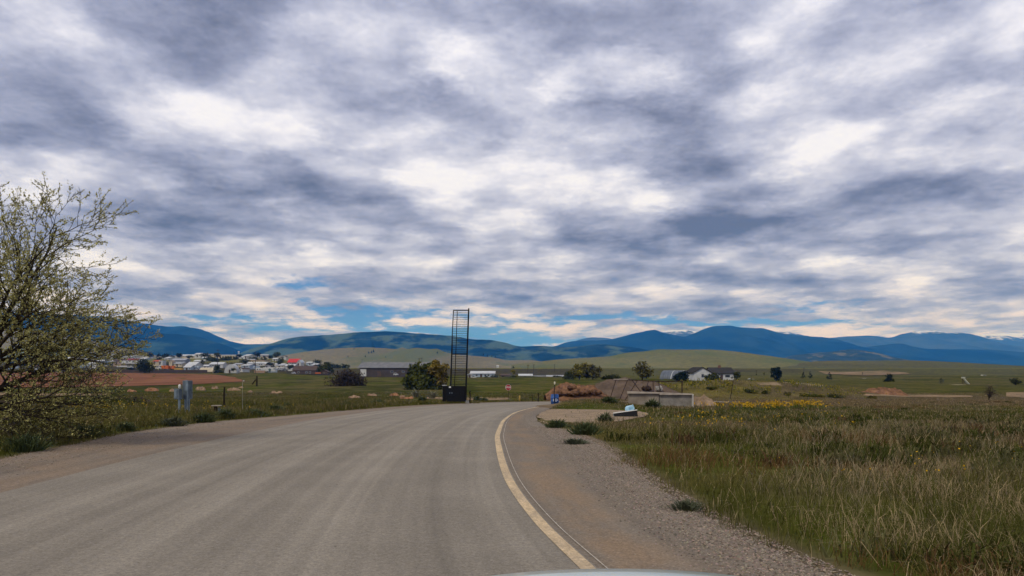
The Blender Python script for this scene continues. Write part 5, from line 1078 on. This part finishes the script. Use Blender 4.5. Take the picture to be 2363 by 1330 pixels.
# leaning conveyor in the right meadow
def conveyor():
    Y = 200.; s = Y / F; t = empty('conveyor', ((2232 - CX) * s, Y, zpx(893, Y)), 0, 'pale leaning grain conveyor tube in the right hand meadow', 'conveyor'); X = lambda p: (p - 2232) * s; Z = lambda p: (893 - p) * s
    MB().tube([(X(2241), 0, Z(893)), (X(2232), 0, Z(883)), (X(2223), 0, Z(872.5))], .24, 8).build('tube', M('pale_tube', (.42, .42, .34)), t); MB().box(X(2219.5), X(2226), -.3, .3, Z(873.5), Z(870.5)).build('head', M('pale_tube', (.4, .4, .3)), t)
    MB().tube([(X(2221), 0, Z(874)), (X(2221.5), 0, Z(893.5))], .08, 5).build('leg', rust, t); MB().tube([(X(2228), .5, Z(880)), (X(2226), .5, Z(893.5))], .07, 5).build('leg', rust, t)
conveyor()
# wooden fence, kerb, dark fence line
def fence(name, label, px0, px1, pt, pb, Y, m_, posts, Y2=None, rails=2, cat='fence', solid=False):
    Y2 = Y2 or Y; A = Vector(((px0 - CX) * Y / F, Y, zpx(pb, Y))); B = Vector(((px1 - CX) * Y2 / F, Y2, zpx(pb, Y2))); h = (pb - pt) * Y / F; L = (B - A).to_2d().length; t = empty(name, A, math.atan2(B.y - A.y, B.x - A.x), label, cat)
    for i in range(posts): a = L * i / (posts - 1); MB().box(a - .08, a + .08, -.08, .08, -.6, h).build('post', m_, t)
    if solid: MB().box(0, L, -.135, -.085, .05, h * .95).build('boards', m_, t)
    else:
        for k in range(rails): MB().box(0, L, -.12, -.085, h * (.4 + .45 * k) - .06, h * (.4 + .45 * k) + .06).build('rail', m_, t)
fence('wooden_fence', 'tan board fence in front of the white camper and trailer', 587, 611, 855, 863, 418, M('tan_boards', (.32, .20, .12)), 6, solid=True)
fence('fence', 'long dark fence line along the bottom edge of town', 478, 760, 862.5, 867.5, 398, M('dark_fence', (.035, .026, .022)), 34, rails=2, solid=True)
fence('kerb_wall', 'pale low kerb wall in front of the dark brown house', 617, 718, 862.6, 865.4, 402, conc_l, 2, cat='wall', solid=True)
fence('fence', 'dark fence line between the ploughed field and town', 250, 478, 853.5, 861.5, 415, M('brown_fence', (.06, .042, .034)), 26, solid=True)
# utility poles
def pole(px, pt, pb, Y, label, arm=1.2, arms=1):
    s = Y / F; t = empty('utility_pole', ((px - CX) * s, Y, zpx(pb, Y)), R(25), label, 'utility pole', 'utility poles across the valley'); h = (pb - pt) * s
    MB().tube([(0, 0, -1), (.1 * h * .2, 0, h)], [.17, .12], 7).build('shaft', M('dark_pole', (.045, .035, .028)), t)
    for k in range(arms): MB().box(-arm + .02 * h, arm + .02 * h, -.08, .08, h * (.93 - .1 * k), h * (.93 - .1 * k) + .16).build('crossarm', M('dark_pole', (.045, .035, .028)), t)
pole(502, 806, 850, 440, 'dark utility pole in front of the arched white block'); pole(589, 811, 868, 385, 'tall dark utility pole left of the emblem trailer', arms=2)
pole(967, 827, 851, 430, 'left of the twin poles behind the barn end', .8); pole(973, 826, 851, 432, 'right of the twin poles behind the barn end', .8)
pole(1218, 842, 866, 480, 'utility pole above the cream low house, leftmost of three', .8); pole(1231.5, 841, 868, 470, 'utility pole right of the cream low house, middle of three', .8); pole(1279.5, 841, 866, 520, 'utility pole left of the bushy trees, rightmost of three', .8)
pole(835, 829, 843, 700, 'short far pole above the barn roof, leftmost', .6); pole(1855, 849, 866, 450, 'thin far pole right of the large round pine', .6); pole(1990, 860, 870, 420, 'thin pole in front of the far dirt clearing', .6); pole(1745, 855, 868, 470, 'thin far pole left of the large round pine', .6); pole(540, 811, 826, 800, 'small dark pole beside the thin pale tower', .6)
pole(664, 838, 860, 425, 'dark pole left of the dark brown house', .6); pole(676, 838, 858, 430, 'dark pole against the red roofed building', .6)
# ------------------------------------------------------------------ middle and far trees
tree(982, 914, 98, 68, 'mid', 'large dark willow mass between the long barn and black tower', 'dome', 'tree', 5200, .02, 150, clumps=34, limbs=9)
tree(1010, 906, 58, 73, 'ochre', 'ochre leaved willow rising from the right of the dark willow mass', 'round', 'tree', 3000, .10, 149, clumps=22, limbs=8)
tree(803, 897, 100, 42, 'twig', 'purple brown leafless brush in front of the barn gable', 'dome', 'bush', 3200, .02, 170, clumps=26, limbs=16, leaf=.22)
tree(752, 862, 42, 33, 'mid', 'lime topped round tree right of the dark brown house', 'round', 'tree', 1600, .08, 415, clumps=18)
tree(748, 846, 30, 18, 'lime', 'pale lime crown behind the round tree at the town edge', 'round', 'tree', 800, .1, 430)
tree(334.5, 860.5, 43, 37, 'dark', 'round dark green bush standing alone between field and town', 'round', 'bush', 2600, .0, 405, clumps=26, leaf=.42)
tree(366.5, 829, 17, 23, 'pine', 'tall dark pine rising above the town roofs', 'cone', None, 900, .12, 620, clumps=26)
tree(500, 863, 24, 21, 'dark', 'dark round shrub left of the white greenhouse', 'dome', 'bush', 900, .0, 425)
tree(416, 853.5, 24, 12, 'dark', 'dark shrub row right of the orange trucks', 'dome', 'bush', 700, .0, 445)
for a in [(380, 841, 18, 16, 'dark', 'dark tree below the tall pine'), (434, 832, 16, 9, 'dark', 'dark small tree left of the hedge in town'), (485, 831, 34, 12, 'mid', 'green hedge tree below the arched block, leftmost'),
          (520, 831, 40, 10, 'mid', 'green hedge tree below the arched block, middle'), (548, 831, 26, 9, 'dark', 'green hedge tree below the arched block, rightmost'), (467, 846, 14, 16, 'dark', 'dark tree between the white house and cream shelter'),
          (508, 848, 20, 10, 'dark', 'dark tree left of the greenhouse roof'), (533, 841, 12, 9, 'dark', 'small dark tree behind the greenhouse'), (608, 829, 18, 12, 'mid', 'green tree on the skyline above the beige block'),
          (648, 832, 17, 12, 'mid', 'green tree right of the green hill house'), (670, 834, 12, 9, 'dark', 'dark tree at the left of the red roof'), (699, 836, 10, 11, 'pine', 'dark tree right of the red roofed building'), (709, 837, 8, 8, 'pine', 'small dark tree, second right of the red roof'),
          (560, 838, 14, 7, 'dark', 'dark shrub at the left end of the beige block'), (622, 839, 16, 9, 'dark', 'dark shrub behind the pale house in town'), (345, 829, 14, 7, 'dark', 'dark tree behind the round bush'), (275, 832, 12, 8, 'dark', 'dark tree behind the brown timber house'),
          (240, 842, 18, 10, 'dark', 'dark shrub left of the brown timber house'), (130, 842, 40, 12, 'dark', 'dark shrub row behind the tree twigs'), (70, 846, 50, 14, 'dark', 'wide dark shrub row at the far left behind the tree'),
          (586, 832, 12, 9, 'olive', 'olive tree above the beige block beside the pole'), (690, 858, 16, 8, 'dark', 'dark shrub at the left corner of the brown house'), (776, 846, 60, 12, 'mid', 'green shrub belt left of the barn gable'), (740, 866, 20, 6, 'dark', 'low dark shrub beside the brown shack')]:
    tree(a[0], a[1], a[2], a[3], a[4], a[5], 'dome' if a[2] > a[3] else 'round', 'bush' if a[2] > 1.7 * a[3] else None, 420, .04, {'mid': 640}.get(a[4], 560) if a[1] < 848 else 430)
for px, pb, w, h, lab in ((764, 838, 8, 8, 'leftmost'), (772, 839, 6, 6, 'second'), (780, 840, 7, 8, 'third'), (794, 841, 14, 11, 'largest'), (806, 839, 9, 8, 'rightmost')):
    tree(px, pb, w, h, 'pine', 'small dark round pine left of the barn roof, %s of five' % lab, 'round', 'pine_tree', 260, .08, 620, group='small pines by the barn')
for i, (px, pb, h) in enumerate(((817, 808.5, 7), (851, 815, 6), (857, 814, 6.5), (862, 812.5, 7.5), (843, 823, 5), (803, 823, 4), (1009, 815, 6), (1116, 819, 5), (890, 824, 3.5), (1125, 822, 5), (1135, 823, 5), (1143, 824, 4.5))):
    d = 2100 - max(0, pb - 805) * 17; s_ = d / F
    q = MB().lathe([(.3, -1), (.3, .1 * h * s_), (h * s_ * .28, .12 * h * s_), (h * s_ * .2, .45 * h * s_), (h * s_ * .12, .7 * h * s_), (.1, h * s_)], 7).build('pine_tree', LEAF['pine']); q.location = ((px - CX) * s_, d, zpx(pb, d) - 1.5)
    tag(q, 'tiny dark pine dotted on the tan hill slope', 'tree', 'lone pines on the tan hill')
tree(1337, 882, 44, 42, 'lime', 'lime topped bushy tree right of the grey roofs, left of the pair', 'round', 'tree', 1900, .06, 265, clumps=20, limbs=7)
tree(1368, 882, 52, 38, 'olive', 'olive bushy tree, right of the pair behind the red soil heap', 'round', 'tree', 2000, .06, 268, clumps=20, limbs=7)
tree(1312, 883, 32, 22, 'dark', 'dark low bush at the left foot of the bushy tree pair', 'dome', 'bush', 1000, .0, 262)
tree(1412, 882, 50, 16, 'dark', 'dark low hedge between the bushy trees and open willow', 'dome', 'bush', 1200, .0, 270)
tree(1482, 879, 62, 48, 'olive', 'open yellow olive willow with several bare stems', 'round', 'tree', 1500, .20, 235, clumps=20, limbs=14, leaf=.34)
tree(1573, 879, 42, 26, 'pine', 'dark spreading pine in front of the quonset hut', 'dome', 'pine_tree', 1500, .10, 245, clumps=20)
tree(1646, 879, 42, 22, 'dark', 'dark leafy tree in front of the white house, left of two', 'dome', 'tree', 1300, .05, 243, clumps=16)
tree(1699, 879, 24, 24, 'dark', 'dark leafy tree at the right end of the white house', 'round', 'tree', 900, .12, 247)
tree(1793, 880.5, 32, 35, 'pine', 'large round dark pine standing alone right of the white house', 'round', 'pine_tree', 2200, .10, 240, clumps=30)
tree(1854.5, 878, 13, 16, 'pine', 'small dark pine, left of the touching pair', 'cone', None, 500, .08, 300, clumps=18); tree(1869.5, 877.5, 13, 17, 'pine', 'small dark pine, right of the touching pair', 'cone', None, 500, .08, 302, clumps=18)
tree(1914, 882, 16, 19, 'pine', 'lone pointed dark pine below the far dirt clearing', 'cone', None, 500, .08, 280, clumps=18)
tree(2052, 887, 26, 20, 'pine', 'bushy dark pine left of the pale low trailer', 'dome', 'pine_tree', 800, .05, 230, clumps=16); tree(2172, 889.5, 15, 15, 'grey', 'grey green pointed tree touching the left of the pale trailer', 'cone', 'tree', 450, .05, 205)
tree(2343, 896, 28, 19, 'dark', 'round dark bush at the right edge of the meadow', 'round', 'bush', 900, .0, 185)
tree(2282, 919, 54, 40, 'twig', 'bare grey brown shrub with thin stems by the far dirt track', 'round', 'bush', 700, .12, 100, clumps=20, limbs=26, leaf=.06)
tree(1763, 870, 7, 8, 'pine', 'tiny dark pine left of the large round pine', 'round', 'pine_tree', 160, .05, 400); tree(1745.5, 872, 5, 5, 'pine', 'tiniest dark pine by the far thin pole', 'round', 'pine_tree', 120, .05, 395)
tree(1185, 872, 16, 18, 'lime', 'small lime tree above the brown shack', 'round', 'tree', 500, .1, 340); tree(1184, 853.5, 9, 8, 'pine', 'dark small pine above the lime tree', 'cone', None, 200, .08, 600)
for px, pb, w, h, lab in ((1140, 874.5, 22, 8, 'dark shrub at the right corner of the white roofed barn'), (1185, 875.5, 22, 5, 'dark low shrub below the lime tree'), (1283, 877.5, 30, 6, 'dark low shrub in front of the grey gabled shed'), (1122, 874.5, 14, 5, 'dark low shrub in front of the white roofed barn')):
    tree(px, pb, w, h, 'dark', lab, 'dome', 'bush', 300, .0, 318)
for px, pb, w, h, lab in ((1769, 830, 4, 4, 0), (1781, 841, 6, 6, 0), (1798, 837, 5, 5, 0), (1815, 841, 6, 4, 0), (1842, 838, 4, 4, 0), (1861, 836.5, 5, 5, 0)):
    tree(px, pb, w, h, 'pine', 'tiny dark pine in the saddle right of the grass hill', 'round', 'pine_tree', 110, .02, 1300, group='pines in the hill saddle')
_tr = random.Random(4); _base = [tree(300, 840, 16, 11, k_, 'small dark tree among the town houses', 'round', 'tree', 420, .05, 560, group='small trees among the town houses') for k_ in ('dark', 'mid', 'pine')]
for k in range(60):
    py = _tr.choice((826, 829, 833, 838, 843, 848, 853, 858)); px = _tr.uniform(20, 760) if py > 832 else _tr.uniform(240, 720)
    o = _base[k] if k < 3 else copy_tree(_base[k % 3]); Yh = float(np.interp(py, [820, 828, 836, 846, 852, 860], [805, 706, 627, 548, 476, 425])); sc = Yh / 560 * _tr.uniform(.8, 1.6)
    o.location = ((px - CX) * Yh / F, Yh, zpx(py, Yh)); o.scale = (sc, sc, sc); o.rotation_euler = (0, 0, _tr.uniform(0, 6))
for i, (px, py, w, h, lab) in enumerate(((1765, 894, 16, 8, 'dark bush on the left of the pale eroded bank'), (1818, 893, 20, 9, 'dark bush in the middle of the pale eroded bank'), (1866, 893, 40, 9, 'broad olive bush on the right of the pale eroded bank'), (1925, 897, 46, 10, 'low olive scrub between the eroded bank and the red earth'), (2012, 903, 22, 9, 'dark scrub on the left slope of the red earth bank'),
        (1372, 900, 30, 9, 'weedy green bush between the red soil and brown gravel heaps'), (1330, 912, 60, 9, 'low green scrub in front of the red soil heap'), (1410, 914, 50, 9, 'low green scrub at the left end of the concrete wall'), (1730, 897, 40, 9, 'olive scrub below the white house'), (1640, 899, 36, 7, 'olive scrub behind the right end of the concrete wall'), (1895, 900, 26, 7, 'small tan green scrub right of the eroded bank'))):
    tree(px, py, w, h, ('dark', 'olive', 'mid')[i % 3], lab, 'dome', 'bush', 900, .0, 85 if py > 909 else 99, leaf=.09)
tree(230, 945, 200, 30, 'mid', 'dark tangled bramble bank behind the big tree on the left', 'dome', 'bush', 5000, .0, 52, clumps=50, leaf=.11, limbs=20)
tree(318, 935, 66, 26, 'twig', 'brown bush left of the grey pedestals', 'dome', 'bush', 1600, .0, 55, clumps=20, leaf=.09)
tree(1500, 866, 5, 4, 'pine', 'tiny dark tree on the grass hill above the willow', 'round', 'pine_tree', 100, .02, 500)
# ------------------------------------------------------------------ blue air between here and the mountains
hb = MB().box(-9500, 9500, -55, 12200, -4.5, 640)
hm = bpy.data.materials.new('air_haze'); hm.use_nodes = True; N = NT(hm.node_tree); N.n.clear()
pv = N.node('ShaderNodeVolumePrincipled'); pv.inputs['Color'].default_value = (.05, .32, 1., 1); pv.inputs['Density'].default_value = 1.05e-4
pv.inputs['Absorption Color'].default_value = (1, 1, 1, 1); pv.inputs['Anisotropy'].default_value = 0.
ho = N.node('ShaderNodeOutputMaterial'); N.l.new(pv.outputs[0], ho.inputs['Volume'])
hz = hb.build('haze', hm); tag(hz, kind='stuff', label='blue haze of distant air over the valley')
